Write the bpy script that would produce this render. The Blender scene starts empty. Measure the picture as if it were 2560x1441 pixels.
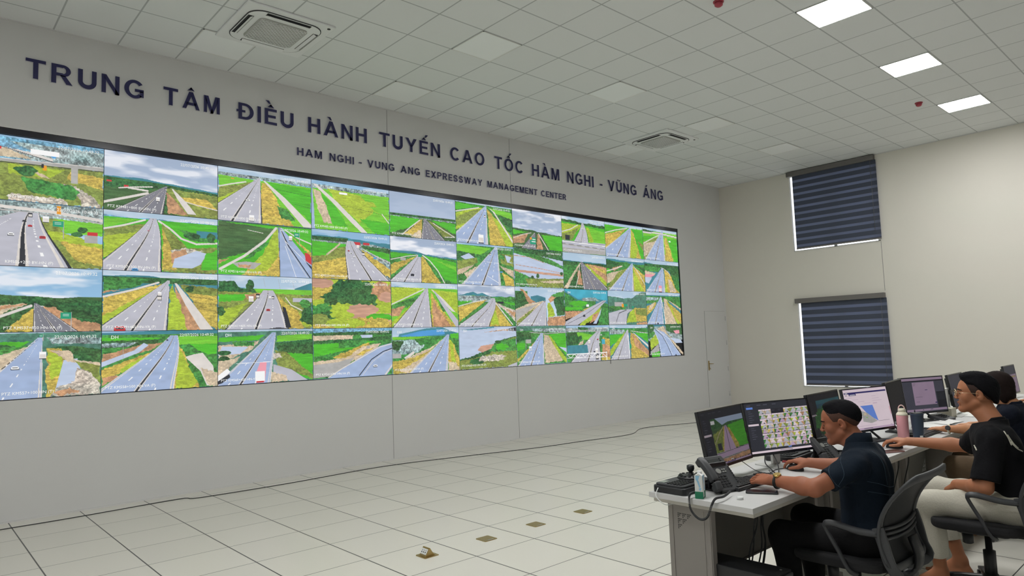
import bpy, bmesh, math, random
import numpy as np
from mathutils import Vector, Matrix
R = math.radians
SC = bpy.context.scene
COL = SC.collection
PI = math.pi

# ---------------------------------------------------------------- camera, world, exposure
cam_d = bpy.data.cameras.new('camera'); cam = bpy.data.objects.new('camera', cam_d); COL.objects.link(cam)
CY, CP, CR = 0.73793, 0.08222, -0.03576
_d = Vector((math.sin(CY)*math.cos(CP), math.cos(CY)*math.cos(CP), math.sin(CP)))
_r0 = Vector((math.cos(CY), -math.sin(CY), 0)); _u0 = _r0.cross(_d)
_r = _r0*math.cos(CR) + _u0*math.sin(CR); _u = -_r0*math.sin(CR) + _u0*math.cos(CR)
cam.matrix_world = Matrix(((_r.x, _u.x, -_d.x, -0.41466), (_r.y, _u.y, -_d.y, -8.39748), (_r.z, _u.z, -_d.z, 1.5676), (0, 0, 0, 1)))
cam_d.sensor_width = 36; cam_d.lens = 1691.84/2560*36; cam_d.clip_start = 0.05
SC.camera = cam
SC.view_settings.view_transform = 'Standard'; SC.view_settings.look = 'None'
SC.view_settings.exposure = 0.0; SC.view_settings.gamma = 1.0; SC.view_settings.use_curve_mapping = False
W = bpy.data.worlds.new('world'); SC.world = W; W.use_nodes = True
W.node_tree.nodes['Background'].inputs[0].default_value = (0.93, 0.96, 1, 1)
W.node_tree.nodes['Background'].inputs[1].default_value = 4.0
LAMP = 57.0          # emission of the lit ceiling panels
SCREEN = 0.95       # emission of the display pictures

# ---------------------------------------------------------------- materials
def mat(name, col, rough=.5, metal=0, emit=0, spec=.5, noise=None, bump=None, alpha=None, ecol=None, trans=0):
    m = bpy.data.materials.new(name); m.use_nodes = True
    nt = m.node_tree; b = nt.nodes['Principled BSDF']
    c = tuple(col)+(1,) if len(col) == 3 else col
    b.inputs['Base Color'].default_value = c
    b.inputs['Roughness'].default_value = rough; b.inputs['Metallic'].default_value = metal
    b.inputs['Specular IOR Level'].default_value = spec
    if trans: b.inputs['Transmission Weight'].default_value = trans
    if emit:
        b.inputs['Emission Color'].default_value = tuple(ecol or col)+(1,); b.inputs['Emission Strength'].default_value = emit
    if noise or bump:
        tc = nt.nodes.new('ShaderNodeTexCoord'); n = nt.nodes.new('ShaderNodeTexNoise')
        nt.links.new(tc.outputs['Object'], n.inputs['Vector'])
        n.inputs['Detail'].default_value = 4
        if noise:
            n.inputs['Scale'].default_value = noise[0]
            mx = nt.nodes.new('ShaderNodeMix'); mx.data_type = 'RGBA'
            mx.inputs[6].default_value = tuple(x*(1-noise[1]) for x in c[:3])+(1,)
            mx.inputs[7].default_value = tuple(min(1, x*(1+noise[1])) for x in c[:3])+(1,)
            nt.links.new(n.outputs['Fac'], mx.inputs[0]); nt.links.new(mx.outputs[2], b.inputs['Base Color'])
        if bump:
            n2 = nt.nodes.new('ShaderNodeTexNoise'); n2.inputs['Scale'].default_value = bump[0]
            nt.links.new(tc.outputs['Object'], n2.inputs['Vector'])
            bp = nt.nodes.new('ShaderNodeBump'); bp.inputs['Strength'].default_value = bump[1]; bp.inputs['Distance'].default_value = bump[2] if len(bump) > 2 else .002
            nt.links.new(n2.outputs['Fac'], bp.inputs['Height']); nt.links.new(bp.outputs['Normal'], b.inputs['Normal'])
    return m

def srgb(r, g, b):
    f = lambda x: (x/255/12.92 if x/255 <= .04045 else ((x/255+.055)/1.055)**2.4)
    return (f(r), f(g), f(b))

def grid_mat(name, col, line, x0, dx, wx, y0, dy, wy, rough, speck=0.04, spec=.5):
    """tiles in object space: joints at x0+i*dx and y0+j*dy"""
    m = mat(name, col, rough, spec=spec); nt = m.node_tree; N = nt.nodes; L = nt.links; b = N['Principled BSDF']
    tc = N.new('ShaderNodeTexCoord'); sp = N.new('ShaderNodeSeparateXYZ'); L.new(tc.outputs['Object'], sp.inputs[0])
    def M(op, a, b_=None):
        n = N.new('ShaderNodeMath'); n.operation = op
        for i, v in enumerate((a, b_)):
            if v is None: continue
            if isinstance(v, (int, float)): n.inputs[i].default_value = v
            else: L.new(v, n.inputs[i])
        return n.outputs[0]
    def line_mask(o, o0, d, w):
        t = M('FRACT', M('DIVIDE', M('SUBTRACT', o, o0), d))
        e = M('ABSOLUTE', M('SUBTRACT', t, .5))
        return M('GREATER_THAN', e, .5-w/d/2), M('FLOOR', M('DIVIDE', M('SUBTRACT', o, o0), d))
    a, ia = line_mask(sp.outputs[0], x0, dx, wx); c, ic = line_mask(sp.outputs[1], y0, dy, wy)
    k = M('MAXIMUM', a, c)
    n = N.new('ShaderNodeTexNoise'); n.inputs['Scale'].default_value = 60; n.inputs['Detail'].default_value = 5
    L.new(tc.outputs['Object'], n.inputs['Vector'])
    wn = N.new('ShaderNodeTexWhiteNoise'); wn.noise_dimensions = '2D'; cb = N.new('ShaderNodeCombineXYZ')
    L.new(ia, cb.inputs[0]); L.new(ic, cb.inputs[1]); L.new(cb.outputs[0], wn.inputs['Vector'])
    s = M('ADD', M('MULTIPLY', n.outputs['Fac'], .5), M('MULTIPLY', wn.outputs['Value'], .5))
    mx = N.new('ShaderNodeMix'); mx.data_type = 'RGBA'
    mx.inputs[6].default_value = tuple(x*(1-speck) for x in col)+(1,); mx.inputs[7].default_value = tuple(x*(1+speck) for x in col)+(1,)
    L.new(s, mx.inputs[0])
    m2 = N.new('ShaderNodeMix'); m2.data_type = 'RGBA'; L.new(k, m2.inputs[0]); L.new(mx.outputs[2], m2.inputs[6]); m2.inputs[7].default_value = tuple(line)+(1,)
    L.new(m2.outputs[2], b.inputs['Base Color'])
    bp = N.new('ShaderNodeBump'); bp.inputs['Distance'].default_value = .003; bp.inputs['Strength'].default_value = .5; bp.invert = True
    L.new(k, bp.inputs['Height']); L.new(bp.outputs['Normal'], b.inputs['Normal'])
    return m

M_ = {}
M_['wall'] = mat('wall_panel_paint', (.67, .67, .665), .55, noise=(1.2, .02))
M_['wall_warm'] = mat('wall_beige_paint', (.74, .71, .645), .6, noise=(1.2, .02))
M_['floor'] = grid_mat('floor_tiles', (.69, .67, .61), (.05, .05, .05), .4344, .59808, .010, -.30317, .57607, .007, .32)
M_['ceil'] = grid_mat('ceiling_tiles', (.76, .78, .785), (.46, .48, .49), 4.34664, .60469, .016, -.42051, .60469, .016, .8, .015, .2)
M_['seam'] = mat('joint_grey', (.25, .25, .25), .8)
M_['offpanel'] = mat('unlit_diffuser', (.88, .90, .91), .4)
M_['lamp'] = mat('lit_diffuser', (1, 1, 1), .5, emit=LAMP, ecol=(1, .995, .975))
M_['alu'] = mat('painted_frame_white', (.75, .75, .73), .4)
M_['white'] = mat('white_plastic', (.80, .81, .82), .4)
M_['grille'] = mat('grille_grey', (.42, .42, .40), .6)
M_['dark'] = mat('slot_dark', (.03, .03, .035), .6)
M_['navy'] = mat('navy_acrylic', srgb(34, 34, 84), .3)
M_['acryl'] = mat('pale_acrylic_edge', srgb(190, 190, 200), .3)
M_['bezel'] = mat('black_bezel', (.012, .012, .02), .18)
M_['red'] = mat('detector_red', srgb(165, 60, 75), .4)
M_['brass'] = mat('brass', (.45, .33, .14), .35, .9)
M_['blackpl'] = mat('black_plastic', (.018, .019, .022), .42, bump=(900, .15, .0004))
M_['greypl'] = mat('charcoal_plastic', (.045, .047, .052), .5, bump=(700, .15, .0004))
M_['steel'] = mat('satin_steel', (.6, .6, .6), .3, .9)
M_['silver'] = mat('silver_paint', (.55, .55, .54), .4, .3)
M_['desk'] = mat('desk_laminate', (.60, .60, .60), .38, noise=(30, .02))
M_['deskedge'] = mat('desk_edge_band', (.56, .54, .49), .45)
M_['deskleg'] = mat('desk_leg_steel', (.27, .25, .235), .5, noise=(3, .03))
M_['deskdark'] = mat('modesty_panel_grey', (.16, .155, .14), .5)
M_['white_paper'] = mat('paper', (.8, .8, .78), .7)

# ---------------------------------------------------------------- objects
def link(o, parent=None):
    COL.objects.link(o)
    if parent is not None: o.parent = parent
    return o
def tag(o, label=None, cat=None, group=None, kind=None):
    for k, v in (('label', label), ('category', cat), ('group', group), ('kind', kind)):
        if v: o[k] = v
    return o
def thing(name, loc, label, cat, group=None, rz=0):
    o = bpy.data.objects.new(name, None); o.empty_display_size = .1; link(o); o.location = loc; o.rotation_euler = (0, 0, rz)
    return tag(o, label, cat, group)
def mesh_obj(name, bm, m, parent=None, smooth=False, bevel=0, seg=2):
    me = bpy.data.meshes.new(name)
    if smooth:
        for f in bm.faces: f.smooth = True
    bm.normal_update(); bm.to_mesh(me); bm.free()
    for x in (m if isinstance(m, (list, tuple)) else [m]): me.materials.append(x)
    o = bpy.data.objects.new(name, me); link(o, parent)
    if bevel:
        md = o.modifiers.new('bevel', 'BEVEL'); md.width = bevel; md.segments = seg; md.limit_method = 'ANGLE'; md.angle_limit = R(40)
        md.harden_normals = False
    return o
def T(loc=(0, 0, 0), rot=(0, 0, 0), sc=(1, 1, 1)):
    from mathutils import Euler
    return Matrix.LocRotScale(Vector(loc), Euler(rot), Vector(sc))
def box(bm, x0, x1, y0, y1, z0, z1, M=None, mi=0):
    vs = [bm.verts.new((x, y, z)) for z in (z0, z1) for y in (y0, y1) for x in (x0, x1)]
    if M is not None:
        for v in vs: v.co = M @ v.co
    for q in ((0, 2, 3, 1), (4, 5, 7, 6), (0, 1, 5, 4), (2, 6, 7, 3), (0, 4, 6, 2), (1, 3, 7, 5)):
        f = bm.faces.new([vs[i] for i in q]); f.material_index = mi
    return bm
def prism(bm, pts, z0, z1, M=None, mi=0):
    """extrude a simple polygon (x,y) along z"""
    a = [bm.verts.new((p[0], p[1], z0)) for p in pts]; b = [bm.verts.new((p[0], p[1], z1)) for p in pts]
    if M is not None:
        for v in a+b: v.co = M @ v.co
    n = len(pts); fs = [bm.faces.new(a[::-1]), bm.faces.new(b)]
    for i in range(n): fs.append(bm.faces.new((a[i], a[(i+1) % n], b[(i+1) % n], b[i])))
    for f in fs: f.material_index = mi
    return bm
def lathe(bm, prof, seg=24, M=None, mi=0):
    rings = []
    for r, z in prof:
        rings.append([bm.verts.new((r*math.cos(2*PI*i/seg), r*math.sin(2*PI*i/seg), z)) for i in range(seg)])
    if M is not None:
        for g in rings:
            for v in g: v.co = M @ v.co
    for a, b in zip(rings, rings[1:]):
        for i in range(seg):
            f = bm.faces.new((a[i], a[(i+1) % seg], b[(i+1) % seg], b[i])); f.material_index = mi; f.smooth = True
    f = bm.faces.new(rings[0][::-1]); f.material_index = mi
    f = bm.faces.new(rings[-1]); f.material_index = mi
    return bm
def smooth_path(pts, n=6, closed=False):
    P = [Vector(p) for p in pts]; out = []
    m = len(P)
    rng = range(m if closed else m-1)
    for i in rng:
        p0 = P[i-1] if (closed or i > 0) else P[0]*2-P[1]
        p1, p2 = P[i], P[(i+1) % m]
        p3 = P[(i+2) % m] if (closed or i+2 < m) else P[-1]*2-P[-2]
        for k in range(n):
            t = k/n
            out.append(.5*((2*p1)+(p2-p0)*t+(2*p0-5*p1+4*p2-p3)*t*t+(-p0+3*p1-3*p2+p3)*t*t*t))
    if not closed: out.append(P[-1])
    return out
def tube(bm, path, r, seg=8, closed=False, sec=None, mi=0, up=None):
    """sweep; r number or list, sec optional section list of (a,b) multipliers"""
    P = [Vector(p) for p in path]; n = len(P); rings = []
    sec = sec or [(math.cos(2*PI*i/seg), math.sin(2*PI*i/seg)) for i in range(seg)]
    seg = len(sec); prev = None
    for i in range(n):
        if closed: t = (P[(i+1) % n]-P[i-1])
        else: t = P[min(i+1, n-1)]-P[max(i-1, 0)]
        if t.length < 1e-9: t = Vector((0, 0, 1))
        t.normalize()
        if up is not None: a = Vector(up).cross(t)
        elif prev is None: a = t.orthogonal()
        else: a = prev-t*prev.dot(t)
        if a.length < 1e-6: a = t.orthogonal()
        a.normalize(); prev = a; b = t.cross(a)
        rr = r[i] if isinstance(r, (list, tuple)) else r
        rings.append([bm.verts.new(P[i]+(a*s[0]+b*s[1])*rr) for s in sec])
    for i in range(n if closed else n-1):
        A, B = rings[i], rings[(i+1) % n]
        for k in range(seg):
            f = bm.faces.new((A[k], A[(k+1) % seg], B[(k+1) % seg], B[k])); f.smooth = True; f.material_index = mi
    if not closed:
        for g in (rings[0][::-1], rings[-1]):
            f = bm.faces.new(g); f.material_index = mi
    return bm
def rrect(w, h, r, n=5):
    out = []
    for cx, cy, a0 in ((w/2-r, h/2-r, 0), (-w/2+r, h/2-r, 90), (-w/2+r, -h/2+r, 180), (w/2-r, -h/2+r, 270)):
        for i in range(n+1):
            a = R(a0+90*i/n); out.append((cx+r*math.cos(a), cy+r*math.sin(a)))
    return out
BM = bmesh.new
def S(name, bm, m, bevel=0):
    o = mesh_obj(name, bm, m, bevel=bevel); o['kind'] = 'structure'; return o
def copy_tree(o, parent=None):
    c = o.copy(); COL.objects.link(c); c.parent = parent
    for ch in list(o.children): copy_tree(ch, c)
    return c

# ---------------------------------------------------------------- room shell
XR, ZC, XL, YB = 13.93, 5.0786, -4.5, -12.5
S('floor', box(BM(), XL, XR, YB, 0, -.1, 0), M_['floor'])
S('ceiling', box(BM(), XL, XR, YB, 0, ZC, ZC+.1), M_['ceil'])
VW0, VW1, VZ0, VZ1 = 0.0, 12.134, 3.871-4*.67032, 3.871
b = BM()
box(b, XL, VW0-.02, -.03, .15, 0, ZC); box(b, VW1+.012, XR, -.03, .15, 0, ZC)
box(b, VW0-.02, VW1+.012, -.03, .15, 0, VZ0-.006); box(b, VW0-.02, VW1+.012, -.03, .15, VZ1+.07, ZC)
box(b, VW0-.02, VW1+.012, .12, .15, VZ0-.006, VZ1+.07)
S('wall_back', b, M_['wall'])
S('wall_left', box(BM(), XL-.15, XL, YB, 0, 0, ZC), M_['wall'])
S('wall_front', box(BM(), XL, XR, YB-.15, YB, 0, ZC), M_['wall'])
# right wall with two window openings, one above the other
WY0, WY1 = -3.50, -1.745
wins = ((.44, 2.28), (3.34, 5.02))
b = BM()
box(b, XR, XR+.2, YB, WY0, 0, ZC); box(b, XR, XR+.2, WY1, .15, 0, ZC)
box(b, XR, XR+.2, WY0, WY1, 0, wins[0][0]); box(b, XR, XR+.2, WY0, WY1, wins[0][1], wins[1][0]); box(b, XR, XR+.2, WY0, WY1, wins[1][1], ZC)
S('wall_right', b, M_['wall_warm'])
b = BM()
for x in (4.825, 7.243): box(b, x-.0025, x+.0025, -.0325, -.029, 0, VZ0-.006); box(b, x-.0025, x+.0025, -.0325, -.029, VZ1+.07, ZC)
box(b, 9.655, 9.675, -.034, -.029, 1.12, 1.185)
S('trim_1', b, M_['seam'])
S('trim_2', box(BM(), XR-.004, XR, WY0-.006, WY0+.001, 2.35, 3.33), M_['seam'])
b = BM(); box(b, XL, XR-.02, -.045, -.031, 0, .012)
S('baseboard_back', b, M_['wall'])
b = BM()                                   # thin shadow-gap moulding between ceiling and walls
box(b, XL, XR, -.042, -.03, ZC-.012, ZC); box(b, XR-.012, XR, YB, -.03, ZC-.012, ZC)
S('trim_3', b, M_['wall'])

# windows and zebra blinds
M_['glass'] = mat('window_glass', (.95, .97, 1), .02, trans=1)
M_['sheer'] = mat('sheer_band', srgb(120, 126, 150), .8)
nt = M_['sheer'].node_tree; tr = nt.nodes.new('ShaderNodeBsdfTranslucent'); tr.inputs[0].default_value = (.26, .29, .37, 1)
ms = nt.nodes.new('ShaderNodeMixShader'); ms.inputs[0].default_value = .5
nt.links.new(nt.nodes['Principled BSDF'].outputs[0], ms.inputs[1]); nt.links.new(tr.outputs[0], ms.inputs[2]); nt.links.new(ms.outputs[0], nt.nodes['Material Output'].inputs[0])
M_['opaque'] = mat('opaque_band', srgb(66, 72, 88), .75)
M_['valance'] = mat('blind_valance', srgb(112, 108, 106), .5)
for n_, (z0, z1) in enumerate(wins):
    w = S('window_%d' % (n_+1), box(BM(), XR+.03, XR+.036, WY0, WY1, z0, z1), M_['glass'])
    fb = BM()
    for y0, y1, a, c in ((WY0, WY1, z0, z0+.015), (WY0, WY1, z1-.05, z1), (WY0, WY0+.05, z0, z1), (WY1-.012, WY1, z0, z1), ((WY0+WY1)/2-.03, (WY0+WY1)/2+.03, z0, z1)):
        box(fb, XR+.02, XR+.06, y0, y1, a, c)
    mesh_obj('window_frame', fb, M_['alu'], w)
    ztop = z1+.03 if n_ == 0 else z1+.045
    zbot = z0+.035 if n_ == 0 else z0+.035
    bl = thing('roller_blind', (XR-.05, (WY0+WY1)/2, zbot), 'dark blue striped roller blind over the %s window' % ('lower' if n_ == 0 else 'upper'), 'blind', 'striped window blinds')
    H = ztop-zbot; hw = (WY1-WY0)/2
    mesh_obj('valance', box(BM(), -.05, .045, -hw-.01, hw+.02, H-.10, H), M_['valance'], bl, bevel=.004)
    fb = BM(); nb = 11 if n_ else 11; ph = (H-.10)/(nb+.3)
    for i in range(nb+1):
        za = H-.10-i*ph; zb = max(za-ph*.62, .02); box(fb, .002, .004, -hw-.035, hw-.09, zb, za)
    mesh_obj('opaque_strips', fb, M_['opaque'], bl)
    fb = BM()
    for i in range(nb):
        za = H-.10-i*ph-ph*.62; zb = H-.10-(i+1)*ph; box(fb, .0025, .0035, -hw-.035, hw-.09, zb, za)
    mesh_obj('sheer_strips', fb, M_['sheer'], bl)
    mesh_obj('bottom_rail', box(BM(), -.008, .012, -hw-.035, hw-.09, -.005, .025), M_['valance'], bl, bevel=.003)
    mesh_obj('pull_cord', tube(BM(), [(-.03, -hw+.06, H-.1), (-.03, -hw+.06, .15)], .003, 6), M_['valance'], bl)

# flush door in the back wall
b = BM(); box(b, 13.0, 13.845, -.042, -.0305, .01, 2.14)
dr = S('door_1', b, M_['wall'])
b = BM(); box(b, 12.994, 13.0, -.036, -.0305, 0, 2.146); box(b, 13.845, 13.851, -.036, -.0305, 0, 2.146); box(b, 12.994, 13.851, -.036, -.0305, 2.14, 2.146)
mesh_obj('door_gap', b, mat('door_gap_grey', (.42, .42, .41), .8), dr)
for z in (.25, .82, 1.42, 1.98): mesh_obj('hinge', lathe(BM(), [(.009, z-.05), (.009, z+.05)], 10, T((13.848, -.045, 0))), M_['steel'], dr)
b = BM(); box(b, 13.025, 13.065, -.052, -.042, .82, 1.03); tube(b, [(13.045, -.05, .965), (13.045, -.09, .965), (13.16, -.092, .96)], .008, 8); tube(b, [(13.045, -.05, .87), (13.045, -.075, .87), (13.07, -.075, .84)], .006, 6)
mesh_obj('door_handle', b, M_['brass'], dr)

# ---------------------------------------------------------------- ceiling fittings
CX = lambda k: 4.34664+k*.60469
CYc = lambda j: -(.42051+j*.60469)
def panel(x, y, lit, label, group):
    t = thing('ceiling_light', (x, y, ZC), label, 'ceiling light', group)
    s = .59; b = BM()
    for a in ((-s/2, s/2, -s/2, -s/2+.012), (-s/2, s/2, s/2-.012, s/2), (-s/2, -s/2+.012, -s/2, s/2), (s/2-.012, s/2, -s/2, s/2)): box(b, *a, -.008, .0)
    mesh_obj('frame', b, M_['alu'], t)
    mesh_obj('diffuser', box(BM(), -s/2+.012, s/2-.012, -s/2+.012, s/2-.012, -.006, -.001), M_['lamp' if lit else 'offpanel'], t)
    return t
ordn = {4: 'nearest', 8: 'middle', 12: 'farthest'}
for k in (-16, -12, -8, -4, 0, 4, 8, 12):
    x = CX(k)+.302
    for j in (8, 12):
        lab = ('glowing white square ceiling light, %s of the three lit in view' % ordn[k]) if (j == 8 and k in ordn) else 'glowing white square ceiling light past the top edge of the photo'
        if j == 8: panel(x, CYc(j)-.302, True, lab, 'lit ceiling lights')
offl = {(-4, 0): 'unlit square ceiling light beside the left ceiling air conditioner', (0, 3): 'unlit square ceiling light, largest and nearest of the unlit ones', (0, 0): 'unlit square ceiling light by the wall above the word HÀNH',
        (4, 3): 'unlit square ceiling light above and left of the far air conditioner', (4, 0): 'unlit square ceiling light by the wall above the word CAO', (8, 3): 'unlit square ceiling light right of the far air conditioner',
        (8, 0): 'unlit square ceiling light by the wall below the far air conditioner', (12, 3): 'unlit square ceiling light close to the upper window blind', (12, 0): 'unlit square ceiling light nearest the far corner of the room'}
for (k, j), lab in offl.items(): panel(CX(k)+.302, CYc(j)-.302, False, lab, 'unlit ceiling lights')

def cassette(x, y, label):
    t = thing('ceiling_air_conditioner', (x, y, ZC), label, 'air conditioner', 'ceiling air conditioners')
    b = BM(); prism(b, rrect(.96, .96, .02, 3), -.022, 0); mesh_obj('panel', b, M_['white'], t, bevel=.006)
    b = BM(); prism(b, rrect(.80, .80, .16, 8), -.03, -.021); mesh_obj('louvre_ring', b, M_['dark'], t)
    b = BM(); prism(b, rrect(.785, .785, .155, 8), -.034, -.022)
    mesh_obj('fascia', b, M_['white'], t, bevel=.004)
    for sx, sy in ((1, 0), (-1, 0), (0, 1), (0, -1)):
        b = BM()
        box(b, *((sx*.355-.03, sx*.355+.03, -.24, .24) if sx else (-.24, .24, sy*.355-.03, sy*.355+.03)), -.0365, -.033)
        o = mesh_obj('air_slot', b, M_['dark'], t, bevel=.003)
        b = BM()
        if sx: box(b, -.022, .022, -.235, .235, -.002, .002, T((sx*.343, 0, -.041), (0, sx*.5, 0)))
        else: box(b, -.235, .235, -.022, .022, -.002, .002, T((0, sy*.343, -.041), (-sy*.5, 0, 0)))
        mesh_obj('flap', b, M_['white'], t)
    b = BM(); prism(b, rrect(.53, .53, .06, 6), -.045, -.033); mesh_obj('intake', b, M_['grille'], t, bevel=.003)
    b = BM()
    for i in range(-11, 12):
        d = i*.033; L_ = .36-abs(d)
        for sg in (1, -1):
            c, s_ = (d/2*1.414*.7071, 0)
            n0 = Vector((d*.7071+L_*.7071, sg*(-d*.7071+L_*.7071), 0)); n1 = Vector((d*.7071-L_*.7071, sg*(-d*.7071-L_*.7071), 0))
            cl = lambda v: Vector((max(-.25, min(.25, v.x)), max(-.25, min(.25, v.y)), -.0465))
            dirv = (n1-n0).normalized(); mid = (n0+n1)/2
            # clip the diagonal to the intake square
            te = min((.25-abs(mid.x)), (.25-abs(mid.y)))/.7071 if min(.25-abs(mid.x), .25-abs(mid.y)) > 0 else 0
            if te > .01: tube(b, [mid-dirv*te+Vector((0, 0, -.0465)), mid+dirv*te+Vector((0, 0, -.0465))], .0035, 4)
    mesh_obj('lattice', b, M_['white'], t)
    mesh_obj('sensor', lathe(BM(), [(.018, -.026), (.018, -.021)], 16, T((.42, -.42, 0))), M_['dark'], t)
cassette(2.55, -1.44, 'square white ceiling air conditioner with grey grille, the large near one')
cassette(9.53, -1.52, 'square white ceiling air conditioner, the smaller one farther away above the far sign letters')
for x, y, lab in ((5.88, -4.86, 'red round ceiling detector at the top edge left of the nearest lit light'), (11.25, -5.12, 'red round ceiling detector between the middle and farthest lit lights')):
    t = thing('smoke_detector', (x, y, ZC), lab, 'detector', 'red ceiling detectors')
    mesh_obj('base', lathe(BM(), [(.055, 0), (.055, -.012), (.05, -.016)], 24), M_['red'], t)
    mesh_obj('dome', lathe(BM(), [(.045, -.016), (.042, -.045), (.025, -.058), (.004, -.06)], 24), M_['red'], t)
# ---------------------------------------------------------------- raised sign letters
def ring(cx, cy, rx, ry, w, h, a0, a1, n=18):
    o = [(cx+rx*math.cos(R(a0+(a1-a0)*i/n)), cy+ry*math.sin(R(a0+(a1-a0)*i/n))) for i in range(n+1)]
    q = [(cx+(rx-w)*math.cos(R(a0+(a1-a0)*i/n)), cy+(ry-h)*math.sin(R(a0+(a1-a0)*i/n))) for i in range(n+1)]
    return [[o[i], o[i+1], q[i+1], q[i]] for i in range(n)]
def bx2(x0, y0, x1, y1): return [(x0, y0), (x1, y0), (x1, y1), (x0, y1)]
E_ = [bx2(0, 0, .2, 1), bx2(.2, .835, .7, 1), bx2(.2, .43, .64, .59), bx2(.2, 0, .71, .165)]
P_ = [bx2(0, 0, .2, 1), bx2(.2, .84, .47, 1), bx2(.2, .40, .47, .56)]+ring(.47, .70, .31, .30, .19, .14, -90, 90)
D_ = [bx2(0, 0, .2, 1), bx2(.2, .84, .36, 1), bx2(.2, 0, .36, .16)]+ring(.36, .5, .48, .5, .21, .16, -90, 90)
A_ = [[(0, 0), (.21, 0), (.58, 1), (.37, 1)], [(.75, 0), (.96, 0), (.59, 1), (.38, 1)], bx2(.2, .22, .76, .38)]
U_ = [bx2(0, .36, .2, 1), bx2(.58, .36, .78, 1)]+ring(.39, .375, .39, .39, .2, .22, 180, 360)
O_ = ring(.47, .5, .47, .515, .21, .17, 0, 360, 32)
G_ = ring(.46, .5, .46, .515, .21, .17, 38, 318, 26)+[bx2(.48, .37, .88, .53), bx2(.70, .10, .88, .53)]
def sglyph():
    p = smooth_path([(.70, .74, 0), (.55, .90, 0), (.33, .92, 0), (.13, .80, 0), (.16, .60, 0), (.38, .51, 0), (.62, .42, 0), (.68, .22, 0), (.50, .08, 0), (.26, .08, 0), (.06, .27, 0)], 4)
    out = []
    for i in range(len(p)-1):
        a, c = p[i], p[i+1]
        def nrm(k):
            t = (p[min(k+1, len(p)-1)]-p[max(k-1, 0)]).normalized(); return Vector((-t.y, t.x, 0))*.09
        n0, n1 = nrm(i), nrm(i+1); out.append([tuple((a+n0)[:2]), tuple((c+n1)[:2]), tuple((c-n1)[:2]), tuple((a-n0)[:2])])
    return out
hat = [[(0, 0), (.15, 0), (.27, .11), (.19, .20)], [(.38, 0), (.23, 0), (.11, .11), (.19, .20)]]
grave = [[(0, .2), (.2, .2), (.3, 0), (.17, 0)]]; acute = [[(.3, .2), (.1, .2), (0, 0), (.13, 0)]]
tilde = [[(0, 0), (.09, 0), (.2, .08), (.1, .14)], [(.1, .14), (.2, .08), (.36, .02), (.28, -.03)], [(.28, .03), (.36, -.03), (.46, .12), (.38, .12)]]
def sh(ps, dx, dy): return [[(x+dx, y+dy) for x, y in p] for p in ps]
GL = {'T': (.78, [bx2(0, .835, .78, 1), bx2(.29, 0, .49, .84)]), 'R': (.86, P_+[[(.34, .45), (.56, .45), (.86, 0), (.61, 0)]]), 'P': (.78, P_), 'U': (.78, U_),
      'N': (.78, [bx2(0, 0, .19, 1), bx2(.59, 0, .78, 1), [(.0, 1), (.2, 1), (.78, 0), (.58, 0)]]), 'G': (.9, G_), 'A': (.96, A_),
      'M': (.92, [bx2(0, 0, .18, 1), bx2(.74, 0, .92, 1), [(0, 1), (.26, 1), (.54, 0), (.38, 0)], [(.92, 1), (.66, 1), (.38, 0), (.54, 0)]]),
      'D': (.84, D_), 'I': (.2, [bx2(0, 0, .2, 1)]), 'E': (.71, E_), 'H': (.78, [bx2(0, 0, .2, 1), bx2(.58, 0, .78, 1), bx2(.2, .42, .58, .59)]),
      'Y': (.9, [[(0, 1), (.24, 1), (.55, .40), (.35, .40)], [(.9, 1), (.66, 1), (.35, .40), (.55, .40)], bx2(.35, 0, .55, .42)]),
      'C': (.88, ring(.46, .5, .46, .515, .21, .17, 42, 318, 26)), 'O': (.94, O_), 'V': (.92, [[(0, 1), (.22, 1), (.57, 0), (.36, 0)], [(.92, 1), (.70, 1), (.35, 0), (.56, 0)]]),
      'X': (.9, [[(0, 1), (.25, 1), (.9, 0), (.65, 0)], [(.9, 1), (.65, 1), (0, 0), (.25, 0)]]), 'S': (.8, sglyph()), '-': (.34, [bx2(0, .3, .34, .47)]),
      'W': (1.3, [[(0, 1), (.21, 1), (.44, 0), (.25, 0)], [(.25, 0), (.44, 0), (.75, 1), (.55, 1)], [(.55, 1), (.75, 1), (1.05, 0), (.86, 0)], [(.86, 0), (1.05, 0), (1.3, 1), (1.09, 1)]])}
GL['Â'] = (.96, A_+sh(hat, .29, 1.08)); GL['À'] = (.96, A_+sh(grave, .25, 1.08)); GL['Á'] = (.96, A_+sh(acute, .42, 1.08))
GL['Đ'] = (.84, D_+[bx2(-.1, .43, .38, .57)]); GL['Ề'] = (.71, E_+sh(hat, .17, 1.08)+sh(grave, .06, 1.30)); GL['Ế'] = (.71, E_+sh(hat, .17, 1.08)+sh(acute, .42, 1.28))
GL['Ố'] = (.94, O_+sh(hat, .27, 1.08)+sh(acute, .50, 1.28)); GL['Ũ'] = (.78, U_+sh(tilde, .17, 1.1))
GL[' '] = (.3, [])
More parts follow.
